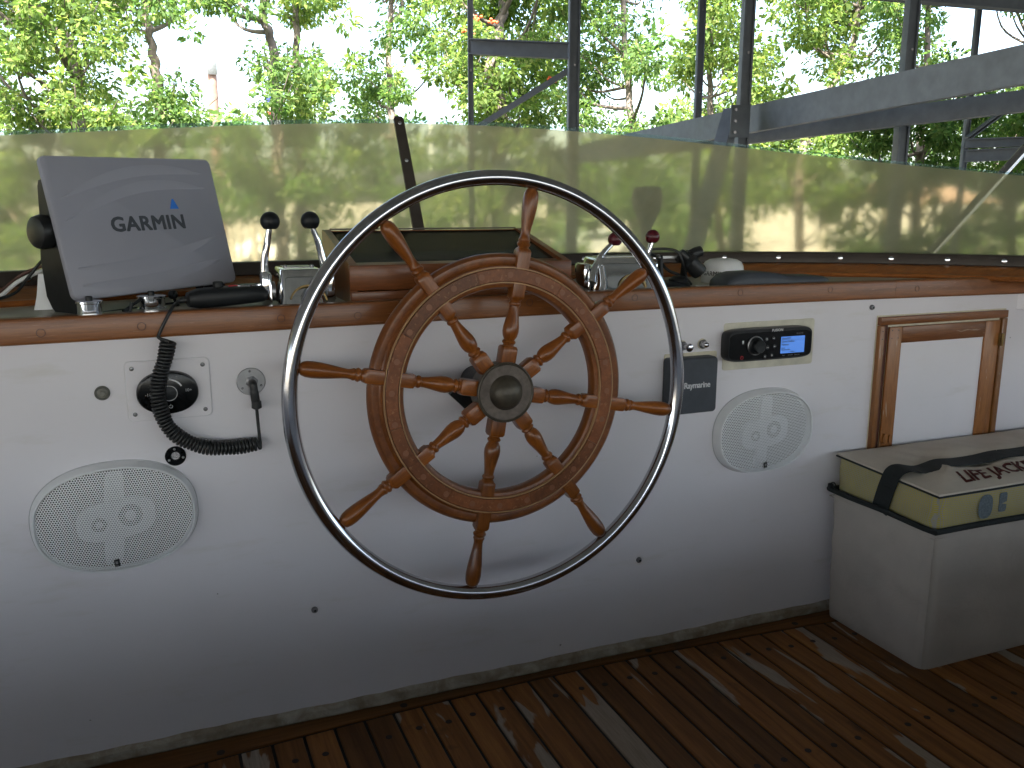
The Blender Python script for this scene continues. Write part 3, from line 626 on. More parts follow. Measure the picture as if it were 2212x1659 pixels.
throttle('chrome two lever control with black ball knobs beside the chart plotter', .212, .286, .07, .8405, M['black'],
         [(.2065, .068, .9205, [(.1925, .07, .822), (.1932, .07, .845), (.1962, .069, .866), (.2008, .069, .886), (.2045, .068, .907)], .0168, .1935, .07),
          (.2755, .068, .9210, [(.2985, .07, .820), (.2960, .069, .846), (.2910, .069, .870), (.2858, .068, .890), (.2795, .068, .908)], .0166, .3035, .07)])
throttle('chrome two lever control with dark red ball knobs right of the wooden box', .830, .955, .07, .8460, M['redball'],
         [(.8870, .068, .8805, [(.8130, .022, .800), (.8190, .030, .815), (.8310, .042, .832), (.8560, .058, .855), (.8830, .068, .874)], .0150, .8160, .07),
          (.9745, .068, .8845, [(.9600, .07, .810), (.9630, .069, .830), (.9655, .069, .845), (.9690, .068, .860), (.9735, .068, .876)], .0150, .970, .07)], dy=.045)

# ------------------------------------------------------------------ wooden instrument box with sloping glass lid
bx = thing('instrument_box', 'varnished wooden instrument box with sloping dark glass lid on the shelf behind the wheel', 'instrument box', (.551, .15, .7755))
X0, X1, YF, YB, ZF, ZB = .335, .767, .030, .284, .844, .898; Z0 = .7755
for xx, w_ in ((X0, .014), (X1-.014, .014)):
    g = G(); g.prism([(YF+.001, Z0), (YB, Z0), (YB, ZB), (YB-.012, ZB+.001), (YF+.012, ZF+.003), (YF+.001, ZF)], (xx, 0, 0), (0, 1, 0), (0, 0, 1), (w_, 0, 0)); mk('side_board', g, M['boxwood'], bx)
g = G(); g.box(((X0+X1)/2, YF+.004, Z0+.0107), (X1-X0-.002, .012, .0214), .0015); mk('front_board', g, M['boxwood'], bx, label='narrow lower front board')
g = G(); g.box(((X0+X1)/2, YF+.002, (Z0+.023+ZF)/2), (X1-X0+.004, .014, ZF-Z0-.023), .002); mk('front_board', g, M['boxwood'], bx)
g = G(); g.box(((X0+X1)/2, YB-.006, (Z0+ZB)/2), (X1-X0-.03, .012, ZB-Z0-.003), .0015); mk('back_board', g, M['boxwood'], bx)
sl_v = Vector((0, YB-YF-.03, ZB-ZF-.004)).normalized()
g = G(); g.bar((X0+.015, YF+.022, ZF-.004), (X1-.015, YF+.022, ZF-.004), .024, .008, (0, -.2, 1), .001); lidf = mk('lid_frame', g, M['boxwood'], bx)
gb = G(); gb.bar(((X0+X1)/2, YF+.030, ZF-.003), ((X0+X1)/2, YB-.013, ZB-.0045), X1-X0-.030, .003); 
def lidglass():
    m, nt, p = newmat('dark_smoked_lid_glass'); p.inputs['Base Color'].default_value = (.012, .018, .018, 1); p.inputs['Roughness'].default_value = .1
    tr = N(nt, 'ShaderNodeBsdfTransparent'); tr.inputs[0].default_value = (.5, .55, .52, 1); ms = N(nt, 'ShaderNodeMixShader'); ms.inputs[0].default_value = .55
    nt.links.new(p.outputs[0], ms.inputs[1]); nt.links.new(tr.outputs[0], ms.inputs[2]); nt.links.new(ms.outputs[0], nt.nodes['Material Output'].inputs[0]); return m
mk('lid_glass', gb, lidglass(), bx)
g = G(); g.bar((.551, YF+.025, Z0+.040), (.551, YB-.018, Z0+.075), X1-X0-.034, .004); ip = mk('inner_panel', g, M['navy'], bx)
for k in range(4):
    xx = .41+k*.095; g = G(); g.torus([(.032, 0), (.036, 0), (.035, .006), (.032, .006)], (xx, .150, Z0+.0595), (0, -.136, .99), 32); mk('gauge', g, M['black'], ip)
g = G(); g.bar((X0+.014, YB-.008, ZB+.0015), (X1-.014, YB-.008, ZB+.0015), .008, .003); mk('lid_edge', g, M['channel'], bx)

# ------------------------------------------------------------------ gimbal bracket, antenna, grey cover
gm = thing('gimbal_mount', 'black gimbal bracket with coiled plug cable beside the red knobbed control', 'mount', (1.045, .10, .7755))
cx_, cy_ = 1.045, .10
g = G(); g.lathe([(.040, 0), (.040, .006), (.036, .011), (.026, .013)], (cx_, cy_, .7757), n=32); mk('base', g, M['black'], gm)
g = G(); g.lathe([(.020, .011), (.021, .018), (.012, .024)], (cx_+.012, cy_-.008, .7757), n=24); mk('swivel', g, M['black'], gm)
for sx in (-1, 1):
    g = G(); g.prism([(-.013, .008), (.013, .008), (.009, .03), (.006, .055), (.0065, .064), (.003, .069), (-.003, .069), (-.0065, .064), (-.006, .055), (-.009, .03)], (cx_+sx*.030-.003, cy_, .7757), (0, 1, 0), (0, 0, 1), (.006, 0, 0)); y_ = mk('yoke_arm', g, M['black'], gm)
    g = G(); g.lathe([(.0065, 0), (.0065, .004), (.004, .005)], (cx_+sx*.030+sx*.003, cy_, .8397), (sx, 0, 0), 12); mk('bolt', g, M['darksteel'], y_)
g = G(); g.bar((cx_-.03, cy_, .8397), (cx_+.03, cy_, .8397), .005, .005); mk('cross_pin', g, M['dullsteel'], gm)
cb = wire('plug_cable', [(1.115, .13, .777), (1.098, .125, .79), (1.070, .11, .800), (1.045, .12, .812), (1.03, .14, .838), (1.000, .13, .846), (.983, .12, .826), (.992, .11, .806), (1.02, .10, .800)], .0034, M['rubber'], 'black cable loop hanging over the gimbal bracket'); 
wire('second_plug_cable', [(1.075, .09, .80), (1.058, .085, .835), (1.048, .09, .853), (1.02, .11, .857), (.99, .125, .852), (.978, .13, .835), (.99, .125, .812)], .0030, M['rubber'], 'upper black cable loop arching over the left arm of the gimbal bracket').name = 'cable_loop'
cb.name = 'cable_loop'
pg = thing('cable_plugs', 'two thick black cable connectors leaning on the gimbal bracket by the white antenna', 'connector', (1.115, .10, .80))
g = G(); g.lathe([(.006, -.034), (.0085, -.030), (.0085, -.012), (.012, -.010), (.0175, -.004), (.0180, .026), (.0165, .032), (.010, .034)], (1.083, .088, .828), (.62, -.1, -.62), 22); mk('large_plug', g, M['rubber'], pg)
g = G(); g.lathe([(.006, -.045), (.008, -.040), (.0080, -.010), (.011, -.008), (.0125, .004), (.0120, .018), (.009, .020)], (1.098, .100, .846), (.9, .05, .25), 20); mk('small_plug', g, M['rubber'], pg)
g = G()
for k in range(5): g.torus([(.0075, -.0012), (.0095, 0), (.0075, .0012)], Vector((1.072, .092, .848))+Vector((.012, -.0015, -.010))*(k*.35), (.62, -.1, -.62), 16)
mk('strain_ribs', g, M['rubber'], pg)
an = thing('antenna_puck', 'white domed satellite antenna puck on the shelf right of the gimbal bracket', 'antenna', (1.222, .165, .7755))
g = G(); g.lathe([(.0485, 0), (.0485, .010), (.0480, .014), (.0470, .030), (.0455, .038), (.040, .0465), (.031, .0515), (.016, .054), (.002, .0545)], (1.222, .165, .7757), n=56); dm = mk('dome', g, M['whiteplastic'], an, angle=40)
vd = (CAMP-Vector((1.222, .165, .80))); vd.z = 0; vd.normalize(); rd = Vector((-vd.y, vd.x, 0))
def wraptext(s_, size, phi0, zc, mat, parent, name, bold=.012):
    o = text(name, s_, size, mat, parent, Vector((0, 0, 0))+basis(parent), (1, 0, 0), (0, 0, 1), .0002, bold)
    for v in o.data.vertices:
        a = phi0+v.co.x/.0480; rr = .0480+.0003-(v.co.z+zc-.016)*.10 - v.co.y*0
        v.co = Vector((0, 0, 0))+(vd*math.cos(a)+rd*math.sin(a))*rr+Vector((0, 0, zc+v.co.z))
    return o
wraptext('GARMIN', .0145, -.50, .0215, M['letter'], dm, 'lettering'); wraptext('((SiriusXM))', .0062, .88, .0195, M['letter'], dm, 'small_lettering', .02)
wire('thin_antenna_wire', [(1.10, .09, .777), (1.125, .085, .777), (1.15, .095, .777), (1.175, .125, .777), (1.18, .14, .778)], .0014, M['whiteplastic'], 'thin white antenna wire lying on the shelf by the puck').name = 'antenna_wire'
gc = thing('screen_cover', 'dark slate plastic cover lying face down on the shelf behind the rail', 'cover', (1.235, .06, .7755))
g = G(); R_ = []
for x, hz, wy in ((1.098, .004, .030), (1.102, .016, .036), (1.115, .026, .040), (1.140, .0315, .042), (1.190, .0325, .043), (1.225, .0295, .043), (1.250, .0235, .043), (1.290, .0215, .042), (1.345, .0200, .040), (1.362, .015, .036), (1.367, .006, .032)):
    R_.append([(x*1.02+.012, .055+a*wy, .7757+b*hz) for t, (a, b) in enumerate(((-1, 0), (-1, .55), (-.93, .85), (-.8, 1), (.8, 1), (.93, .85), (1, .55), (1, 0)))])
g.rings(R_); mk('shell', g, M['navy'], gc, angle=50)
g = G(); g.box((1.30, .030, .7925), (.10, .003, .004), .001); mk('clip_edge', g, M['black'], gc)

# ------------------------------------------------------------------ things on the console wall
def disc_prism(poly, c, thick, inset=.001, back=.0):
    g = G(); x, y, z = c; g.rings([[(x+a, y+back, z+b) for a, b in poly], [(x+a, y-thick+inset, z+b) for a, b in poly], [(x+a*.985, y-thick, z+b*.985) for a, b in poly]]); return g
WY = .002
def speaker(cx_, cz, label, seed):
    t = thing('speaker', label, 'speaker', (cx_, WY, cz), 'oval speakers in the console')
    e = 2.3
    def ring(a, b, y): return [(cx_+p, WY-y, cz+q) for p, q in superell(a, b, 72, e, math.radians(2))]
    g = G(); g.rings([ring(.1275, .0935, 0), ring(.1270, .0930, .004), ring(.1240, .0900, .018), ring(.1225, .0885, .0225), ring(.1205, .0865, .0235), ring(.1190, .0850, .0215), ring(.1185, .0845, .004)], caps=False); mk('surround', g, M['whiteplastic'], t)
    g = G(); g.rings([ring(.1288, .0948, 0), ring(.1286, .0946, .0012), ring(.1272, .0932, .0014), ring(.1270, .0930, 0)], caps=False); mk('gasket_or_shadow_line', g, simple('grey_speaker_shadow_line', (.45, .45, .46), .7), t)  # last ring is the shadow edge round the surround, painted as a grey line
    g = G(); g.rings([ring(.1188, .0848, .0035), ring(.11, .078, .003)]); mk('basin', g, M['basin'], t)
    g = G(); bl = [(a*1.0, b) for a, b in superell(.015, .079, 32, 6)]
    g.prism(bl, (cx_-.003, WY-.004, cz), (1, 0, .05), (.07, 0, 1), (0, -.009, 0)); mk('frame_bar', g, M['spider'], t)
    g = G(); g.prism(superell(.060, .033, 40, 3), (cx_+.0, WY-.004, cz-.002), (1, 0, .1), (0, 0, 1), (0, -.0105, 0)); pb = mk('tweeter_bridge', g, M['spider'], t)
    for dx, dz, r in ((-.026, -.008, .012), (.022, .003, .019)):
        g = G(); g.torus([(r*.45, 0), (r, 0), (r, .0005), (r*.45, .0005)], (cx_+dx, WY-.0147, cz+dz), (0, -1, 0), 32); mk('tweeter', g, M['basin'], pb)
    g = G(); n_r = 7
    R_ = []
    for k in range(n_r):
        f = 1-k/n_r; R_.append(ring(.1183*f+.0001, .0843*f+.0001, .0200+.007*(1-f*f)))
    g.rings(R_[:1]+R_[1:], caps=False); vs_ = ring(.0001, .0001, .0245); g.add(R_[-1], [tuple(range(72))])
    # one smooth perforated dome: lower half of the material's holes let the parts behind show
    o = mk('grille', g, M['grille'], t, angle=80)
    g = G(); g.box((cx_-.004, WY-.0262, cz-.0725), (.0085, .002, .0125), .0006, Matrix.Rotation(-.12, 3, 'Y')); bd = mk('badge', g, M['black'], t)
    g = G(); g.box((cx_-.0045, WY-.0275, cz-.0715), (.0035, .0006, .0045), 0); g.box((cx_-.0045, WY-.0275, cz-.077), (.0050, .0006, .0009), 0); mk('badge_emblem', g, M['dullsteel'], bd)
    return t
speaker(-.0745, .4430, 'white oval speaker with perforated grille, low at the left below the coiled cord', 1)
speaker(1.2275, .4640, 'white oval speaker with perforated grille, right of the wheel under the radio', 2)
# panel with oval control
cpn = thing('control_panel', 'square white plate with a black oval dial behind the coiled cord', 'control panel', (.0215, WY, .650))
g = disc_prism(rrect(.1318, .1008, .009, 5), (.0218, WY, .6505), .0008, .0002); mk('plate_outline', g, M['ltgrey'], cpn)  # thin grey outline that sets the plate off from the wall
g = disc_prism(rrect(.130, .099, .008, 5), (.0218, WY, .6505), .0034, .0009); mk('mounting_plate', g, M['gel'], cpn)
for sx in (-1, 1):
    for sz in (-1, 1): screw(cpn, (.0218+sx*.0545, WY-.0034, .6505+sz*.038), (0, -1, 0), .0036, M['darksteel'])
g = G(); cxx, czz = .0192, .6468
g.rings([[(cxx+a*k, WY-y, czz+b*k) for a, b in superell(.0478, .0355, 48, 2.15)] for k, y in ((1, .003), (1, .012), (.97, .0155), (.90, .0165))]); od = mk('oval_dial', g, M['blackgloss'], cpn)
g = G(); g.lathe([(.0125, .0163), (.0125, .019), (.010, .020)], (cxx+.002, WY, czz), TOW, 28); mk('dial_button', g, M['black'], od)
g = G(); g.torus([(.0118, 0), (.0128, 0), (.0128, .0003), (.0118, .0003)], (cxx+.002, WY-.0192, czz), TOW, 28); mk('dial_ring', g, M['dullsteel'], od)
for a0, a1 in ((.5, 1.5), (1.7, 2.6)):
    g = G(); g.torus([(.021, 0), (.0235, 0), (.0235, .0003), (.021, .0003)], (cxx+.002, WY-.0167, czz), TOW, 10, a0, a1, ref=(1, 0, 0)); mk('dial_mark', g, M['ltgrey'], od)
text('small_lettering', '-10', .007, M['ltgrey'], od, (cxx-.030, WY-.0168, czz-.001), (1, 0, 0), (0, 0, 1), .0001); text('small_lettering', '10+', .007, M['ltgrey'], od, (cxx+.032, WY-.0168, czz+.003), (1, 0, 0), (0, 0, 1), .0001)
g = G(); g.torus([(.0024, 0), (.0031, 0), (.0031, .0003), (.0024, .0003)], (cxx+.003, WY-.0167, czz-.0225), TOW, 16, 2.1, 7.3, ref=(1, 0, 0)); g.box((cxx+.003, WY-.0169, czz-.0200), (.0008, .0003, .0035)); mk('power_symbol', g, M['ltgrey'], od)
# socket plate + elbow plug
ap = thing('socket_plate', 'round steel socket plate where the coiled cord plugs in', 'socket', (.1525, WY, .6535))
g = G(); g.lathe([(.0238, 0), (.0238, .0018), (.0228, .0026), (.001, .0026)], (.1525, WY, .6535), TOW, 40); mk('plate', g, M['dullsteel'], ap)
for a in (95, 215, 335): screw(ap, (.1525+.018*math.cos(math.radians(a)), WY-.0026, .6535+.018*math.sin(math.radians(a))), TOW, .0022, M['darksteel'])
g = G(); g.lathe([(.0105, .0026), (.0105, .009), (.008, .010), (.008, .014)], (.1535, WY, .6535), TOW, 6); mk('hex_nut', g, M['darksteel'], ap)
g = G(); g.tube(catmull([Vector((.1535, -.010, .6535)), Vector((.1537, -.018, .6525)), Vector((.1545, -.0195, .646)), Vector((.1555, -.0195, .632)), Vector((.1565, -.019, .622))], 8), [.0065]*20+[.0072]*13, 14); mk('elbow_plug', g, M['rubber'], ap, angle=60)
g = G(); g.lathe([(.005, -.008), (.0082, -.006), (.0085, .005), (.004, .008)], (.1575, -.0185, .6165), (0, 0, -1), 16); mk('plug_collar', g, M['rubber'], ap)
# round black outlet
bo = thing('outlet', 'round black outlet with three screws above the lower left speaker', 'outlet', (.0238, WY, .5356))
g = G(); g.lathe([(.0168, 0), (.0168, .0015), (.0155, .0025), (.0075, .0025), (.0065, -.0), (.001, -.0)], (.0238, WY, .5356), TOW, 36); mk('plate', g, M['blackgloss'], bo)
for a in (95, 210, 345): screw(bo, (.0238+.0122*math.cos(math.radians(a)), WY-.0025, .5356+.0122*math.sin(math.radians(a))), TOW, .0021, M['dullsteel'])
# brass push button
pb_ = thing('push_button', 'dull grey brass push button left of the control panel', 'button', (-.0787, WY, .6517))
g = G(); g.lathe([(.0118, 0), (.0118, .002), (.0098, .004), (.0085, .003)], (-.0787, WY, .6517), TOW, 36); mk('bezel', g, simple('dull_olive_grey_metal', (.11, .11, .095), .5), pb_)
g = G(); g.lathe([(.0084, .001), (.0082, .0035), (.005, .0045), (.0047, .0075), (.0035, .0085)], (-.0787, WY, .6517), TOW, 28); mk('plunger', g, simple('dull_grey_brass', (.17, .165, .14), .45), pb_)
def bolt(x, z, label, r=.006):
    t = thing('socket_bolt', label, 'bolt', (x, WY, z), 'small bolts in the console'); g = G(); g.lathe([(r, 0), (r*1.0, .003), (r*.75, .006), (r*.5, .0065)], (x, WY, z), TOW, 20); mk('head', g, M['darksteel'], t)
    g = G(); g.lathe([(r*.42, .0062), (r*.40, .0068)], (x, WY, z), TOW, 6); mk('socket', g, M['black'], t)
bolt(.242, .218, 'small dark bolt low on the wall, left below the wheel'); bolt(.927, .208, 'small dark bolt low on the wall, right below the wheel'); bolt(1.513, .723, 'small steel bolt at the upper left of the cabinet door')
def capnut(x, z, label, ext=0):
    t = thing('cap_nut', label, 'nut', (x, WY, z)); g = G(); g.lathe([(.0115, 0), (.0115, .0012)], (x, WY, z), TOW, 24); mk('washer', g, M['cream'], t)
    g = G(); g.lathe([(.0098, .001), (.0098, .008), (.0085, .009)], (x, WY, z), TOW, 6); mk('hexagon', g, M['darksteel'], t)
    g = G()
    if ext: g.lathe([(.0045, .008), (.0045, .024), (.0075, .026), (.0085, .030), (.0060, .034), (.002, .035)], (x, WY, z), TOW, 20)
    else: g.lathe([(.0068, .008), (.0068, .013), (.0055, .0175), (.003, .0195), (.0005, .0200)], (x, WY, z), TOW, 20)
    mk('cap', g, M['steel'], t)
capnut(1.0130, .6645, 'knob on a hexagonal nut just right of the steel wheel ring', 1); capnut(1.0625, .6655, 'domed cap nut above the dark grey instrument cover')
# dark grey instrument cover
ry = thing('instrument_cover', 'dark slate instrument cover on the wall beside the steel wheel ring', 'instrument cover', (1.03, WY, .583))
g = disc_prism(rrect(.128, .122, .004, 3), (1.0355, WY, .588), .0025); mk('gasket_or_shadow_line', g, M['cream'], ry)
g = G(); R_ = []
for k, y in ((1.0, .0025), (1.0, .022), (.985, .027), (.955, .0295)): R_.append([(1.0275+a*k, WY-y, .5835+b*k) for a, b in rrect(.116, .1175, .008, 5)])
g.rings(R_); sh = mk('shell', g, M['navy'], ry, angle=30)
text('lettering', 'Raymarine', .0175, M['ltgrey'], sh, (1.0350, WY-.0296, .5850), (1, 0, 0), (0, 0, 1), .0002, .022, sx=.92, track=.93)
# radio
rd_ = thing('marine_radio', 'black marine stereo with lit blue screen set in the wall above the right speaker', 'radio', (1.215, WY, .66))
g = disc_prism(rrect(.238, .101, .006, 3), (1.234, WY, .6555), .002); mk('backing_plate', g, simple('yellowed_sealant_plate', (.60, .57, .47), .6, var=.15, nscale=25), rd_)
rx0, rx1, rz0, rz1 = 1.1070, 1.3260, .6255, .6950; rw = rx1-rx0; rc = ((rx0+rx1)/2, (rz0+rz1)/2)
g = G(); R_ = []
for k, y, kz in ((.985, .002, .96), (1.0, .008, 1.0), (1.0, .024, 1.0), (.985, .029, .96)): R_.append([(rc[0]+a*k, WY-y, rc[1]+b*kz) for a, b in superell(rw/2, (rz1-rz0)/2, 56, 7)])
g.rings(R_); body = mk('body', g, simple('graphite_radio_case', (.022, .023, .025), .35, .2, spec=.3), rd_, angle=30)
g = G(); g.prism(superell(rw/2-.004, .0285, 56, 8), (rc[0], WY-.0285, rc[1]-.0015), (1, 0, 0), (0, 0, 1), (0, -.0012, 0)); fa = mk('front_face', g, M['blackgloss'], rd_)
FY = WY-.0298
g = G(); g.lathe([(.0205, 0), (.0205, .002), (.0190, .0028), (.0188, .001), (.0160, .001)], (1.1755, FY, rc[1]-.001), TOW, 40); kb = mk('volume_knob', g, M['dullsteel'], rd_)
g = G(); g.lathe([(.0185, 0), (.0180, .004), (.0150, .006), (.0140, .016), (.0125, .0175), (.002, .0170)], (1.1755, FY, rc[1]-.001), TOW, 40); mk('knob_cap', g, M['black'], kb)
def scrmat():
    m, nt, p = newmat('blue_lcd_screen'); p.inputs['Base Color'].default_value = (.02, .05, .12, 1); p.inputs['Emission Color'].default_value = (.10, .27, .80, 1); p.inputs['Emission Strength'].default_value = .12; p.inputs['Roughness'].default_value = .2; return m
sx0, sx1, sz0, sz1 = 1.2415, 1.3040, .6385, .6745
g = G(); g.box(((sx0+sx1)/2, FY-.0003, (sz0+sz1)/2), (sx1-sx0, .0006, sz1-sz0)); scn = mk('screen', g, scrmat(), rd_)
def st(s_, x, z, size, b=.01, al_='LEFT'): text('screen_lettering', s_, size, M['letter'], scn, (x, FY-.0007, z), (1, 0, 0), (0, 0, 1), .0001, b, al_)
st('SiriusXM', sx0+.0015, sz1-.0042, .0062, .02); st('Jimmy Buffett', sx0+.0015, sz1-.0105, .0062); st('Makana', sx0+.0015, sz1-.0172, .0062); st('Rock', sx0+.0015, sz0+.0115, .0042); st('Margaritaville', sx0+.0015, sz0+.0078, .0042); st('Menu', (sx0+sx1)/2, sz0+.0030, .0050, .01, 'CENTER')
g = G(); g.box(((sx0+sx1)/2, FY-.0008, sz1-.0073), (sx1-sx0-.002, .0003, .0004)); mk('screen_line', g, M['letter'], scn)
g = G(); g.prism([(-.0155, 0), (.0155, 0), (.0175, .0065), (-.0175, .0065)], (1.230, FY+.0003, rz1-.0085), (1, 0, 0), (0, 0, 1), (0, -.0012, 0)); tb = mk('name_tab', g, M['black'], rd_)
text('lettering', 'FUSION', .0072, M['ltgrey'], tb, (1.230, FY-.0010, rz1-.0052), (1, 0, 0), (0, 0, 1), .0001, .02, sx=1.15)
text('small_lettering', 'MS-AV700', .0040, simple('dim_print', (.15, .15, .16), .5), fa, (1.290, FY-.0002, sz1+.0055), (1, 0, 0), (0, 0, 1), .0001)
for k, s_ in enumerate(('iPod', 'SiriusXM', 'Bluetooth')): text('small_lettering', s_, .0034, simple('dim_print', (.22, .22, .24), .5), fa, (1.2500+k*.018, FY-.0002, sz0-.0045), (1, 0, 0), (0, 0, 1), .0001)
def btn(x, z, kind):
    g = G(); g.lathe([(.0044, 0), (.0044, .0006), (.0038, .0008)], (x, FY, z), TOW, 20); b = mk('button', g, M['black'], rd_)
    g = G(); o_ = (x, FY-.0009, z); U, V_, D_ = (1, 0, 0), (0, 0, 1), (0, -.0002, 0)
    tri = lambda cx, s_: [(cx-s_*.0011, -.0014), (cx-s_*.0011, .0014), (cx+s_*.0011, 0)]
    if kind == 'play': g.prism(tri(-.0013, 1), o_, U, V_, D_); g.prism([(.0006, -.0014), (.0012, -.0014), (.0012, .0014), (.0006, .0014)], o_, U, V_, D_); g.prism([(.0018, -.0014), (.0024, -.0014), (.0024, .0014), (.0018, .0014)], o_, U, V_, D_)
    elif kind == 'prev': g.prism(tri(-.0008, -1), o_, U, V_, D_); g.prism(tri(.0014, -1), o_, U, V_, D_); g.prism([(-.0030, -.0014), (-.0024, -.0014), (-.0024, .0014), (-.0030, .0014)], o_, U, V_, D_)
    elif kind == 'next': g.prism(tri(-.0014, 1), o_, U, V_, D_); g.prism(tri(.0008, 1), o_, U, V_, D_); g.prism([(.0024, -.0014), (.0030, -.0014), (.0030, .0014), (.0024, .0014)], o_, U, V_, D_)
    elif kind == 'src': g.torus([(.0018, 0), (.0024, 0), (.0024, .0002), (.0018, .0002)], o_, TOW, 14, -2.3, 2.3, ref=(1, 0, 0)); g.prism([(-.0030, -.0003), (.0008, -.0003), (.0008, .0003), (-.0030, .0003)], o_, U, V_, D_); g.prism(tri(.0006, .8), o_, U, V_, D_)
    elif kind == 'mute': g.prism([(-.0020, -.0008), (-.0010, -.0008), (.0006, -.0018), (.0006, .0018), (-.0010, .0008), (-.0020, .0008)], o_, U, V_, D_); g.prism([(.0004, -.0020), (.0010, -.0020), (-.0016, .0020), (-.0022, .0020)], o_, U, V_, D_)
    else: g.lathe([(.0016, 0), (.0016, .0002)], (x, FY-.0009, z+.0006), TOW, 12); g.prism([(-.0006, -.0022), (.0006, -.0022), (.0006, 0), (-.0006, 0)], o_, U, V_, D_)
    mk('button_symbol', g, M['ltgrey'], b)
for i, (x, z, k) in enumerate(((1.2035, .6715, 'src'), (1.2215, .6725, 'play'), (1.2070, .6535, 'prev'), (1.2250, .6550, 'next'), (1.2015, .6345, 'mute'), (1.2190, .6360, 'light'))): btn(x, z, k)
g = G(); g.box((1.1435, FY-.0003, .6680), (.0042, .0006, .0072), .0004); mk('menu_symbol', g, M['ltgrey'], rd_)
g = G(); g.torus([(.0030, 0), (.0040, 0), (.0040, .0004), (.0030, .0004)], (1.1425, FY-.0002, .6355), TOW, 20); g.box((1.1425, FY-.0004, .6362), (.0008, .0004, .0036)); mk('power_symbol', g, M['redlight'], rd_)

# cabinet door
dr = thing('cabinet_door', 'worn wooden framed cabinet door with white panel behind the life jacket bag', 'cabinet door', (1.735, WY, .20))
DZ = .22
def fb(name, x0, x1, z0, z1, y0, y1, mat, parent=dr, bev=.002, label=None):
    g = G(); g.box(((x0+x1)/2, (y0+y1)/2, (z0+z1)/2), (x1-x0, abs(y1-y0), z1-z0), bev); return mk(name, g, mat, parent, label=label)
g = G(); g.box((1.735, WY-.0005, .46), (.408, .003, .486)); mk('caulk_line', g, M['cream'], dr)
fb('frame_moulding', 1.533, 1.5475, DZ, .6805, WY, WY-.013, M['doorwood_v']); fb('frame_moulding', 1.533, 1.9355, .6815, .7000, WY, WY-.013, M['doorwood_h'])
fb('frame_moulding', 1.9190, 1.9355, DZ, .6805, WY, WY-.013, M['doorwood_v'])
fb('shade_strip', 1.5480, 1.5640, DZ, .6800, WY-.0005, WY-.003, M['gapshade'], bev=0)  # dark flat strip standing in for the shaded gap beside the stile
fb('stile', 1.5645, 1.6030, DZ, .6760, WY-.003, WY-.0095, M['doorwood_v']); fb('stile', 1.8680, 1.9165, DZ, .6760, WY-.003, WY-.0095, M['doorwood_v'])
fb('top_rail', 1.6034, 1.8676, .6370, .6760, WY-.003, WY-.009, M['doorwood_h']); fb('bottom_rail', 1.6034, 1.8676, DZ, .26, WY-.003, WY-.009, M['doorwood_h'])
fb('door_panel', 1.6034, 1.8676, .2605, .6366, WY-.002, WY-.0045, M['gel'], bev=0)
g = G()
for x in (1.5400, 1.5720, 1.5905):
    for z in (.668, .650): g.lathe([(.0014, 0), (.0014, .0006)], (x, WY-(.013 if x < 1.55 else .0094), z), TOW, 8)
mk('nail', g, M['black'], dr, kind='stuff')
g = G(); g.box((1.9175, WY-.012, .6290), (.009, .006, .030), .001); g.tube([(1.9175, WY-.018, .614), (1.9175, WY-.018, .644)], .0036, 12); mk('hinge', g, M['brass'], dr)
g = G(); g.prism(superell(.007, .012, 20, 2.6), (1.574, WY-.009, .412), (1, 0, 0), (0, 0, 1), (0, -.006, 0)); g.prism(superell(.005, .010, 20, 2.6), (1.591, WY-.009, .410), (1, 0, 0), (0, 0, 1), (0, -.005, 0)); mk('turn_button', g, M['doorwood_v'], dr)

# ------------------------------------------------------------------ life jacket bag
bag = thing('life_jacket_bag', 'cream canvas bag with black strap on the deck by the cabinet door', 'bag', (1.72, -.165, 0))
def soft(rx0, rx1, ry0, ry1, zs, n=60, e=14, bul=.006, seed=0):
    rnd = random.Random(seed); R_ = []; cx, cy = (rx0+rx1)/2, (ry0+ry1)/2
    for z, k in zs:
        ring = []; poly = []
        for (xa, ya), (xb, yb2) in (((rx0, ry0), (rx1, ry0)), ((rx1, ry0), (rx1, ry1)), ((rx1, ry1), (rx0, ry1)), ((rx0, ry1), (rx0, ry0))):
            for i in range(n): poly.append((xa+(xb-xa)*i/n, ya+(yb2-ya)*i/n, i/n, (xa, ya, xb, yb2)))
        for x, y, t, q in poly:
            nx, ny = (q[3]-q[1]), -(q[2]-q[0]); l = math.hypot(nx, ny); nx, ny = nx/l, ny/l
            Ls = l; dcr = min(t, 1-t)*Ls; rc = .022; ins = (rc-math.sqrt(max(0, rc*rc-(rc-dcr)**2))) if dcr < rc else 0
            b = -ins + bul*k*math.sin(PI*t)**.7 + .0042*k*math.sin(7*t+z*31+q[0]*5)*math.sin(z*47+t*3+q[1]*9) - (.0035 if seed == 0 else .0008)*k*math.exp(-((t-.55-.8*(z-.1))**2)/.004)
            ring.append((x+nx*b, y+ny*b, z))
        R_.append(ring)
    return R_
BX0, BX1, BY0, BY1 = 1.4310, 2.08, -.3020, -.0180
bl = lambda x, y: max(0, min(1, (y-BY0)/(BY1-BY0)))*max(0, min(1, (1.6-x)/.17))
g = G(); zz = [(0, 0), (.003, .3)]+[(.02+.018*i, .5+.5*math.sin(PI*i/15)) for i in range(15)]+[(.292, .35), (.302, .1)]
R_ = soft(BX0, BX1, BY0, BY1, zz); R_ = [[(x-.016*z/.3*bl(x, y), y, z+.006*bl(x, y)*z/.3) for x, y, z in r] for r in R_]
g.rings(R_, caps=True); mk('canvas_box', g, M['canvas'], bag, angle=50)
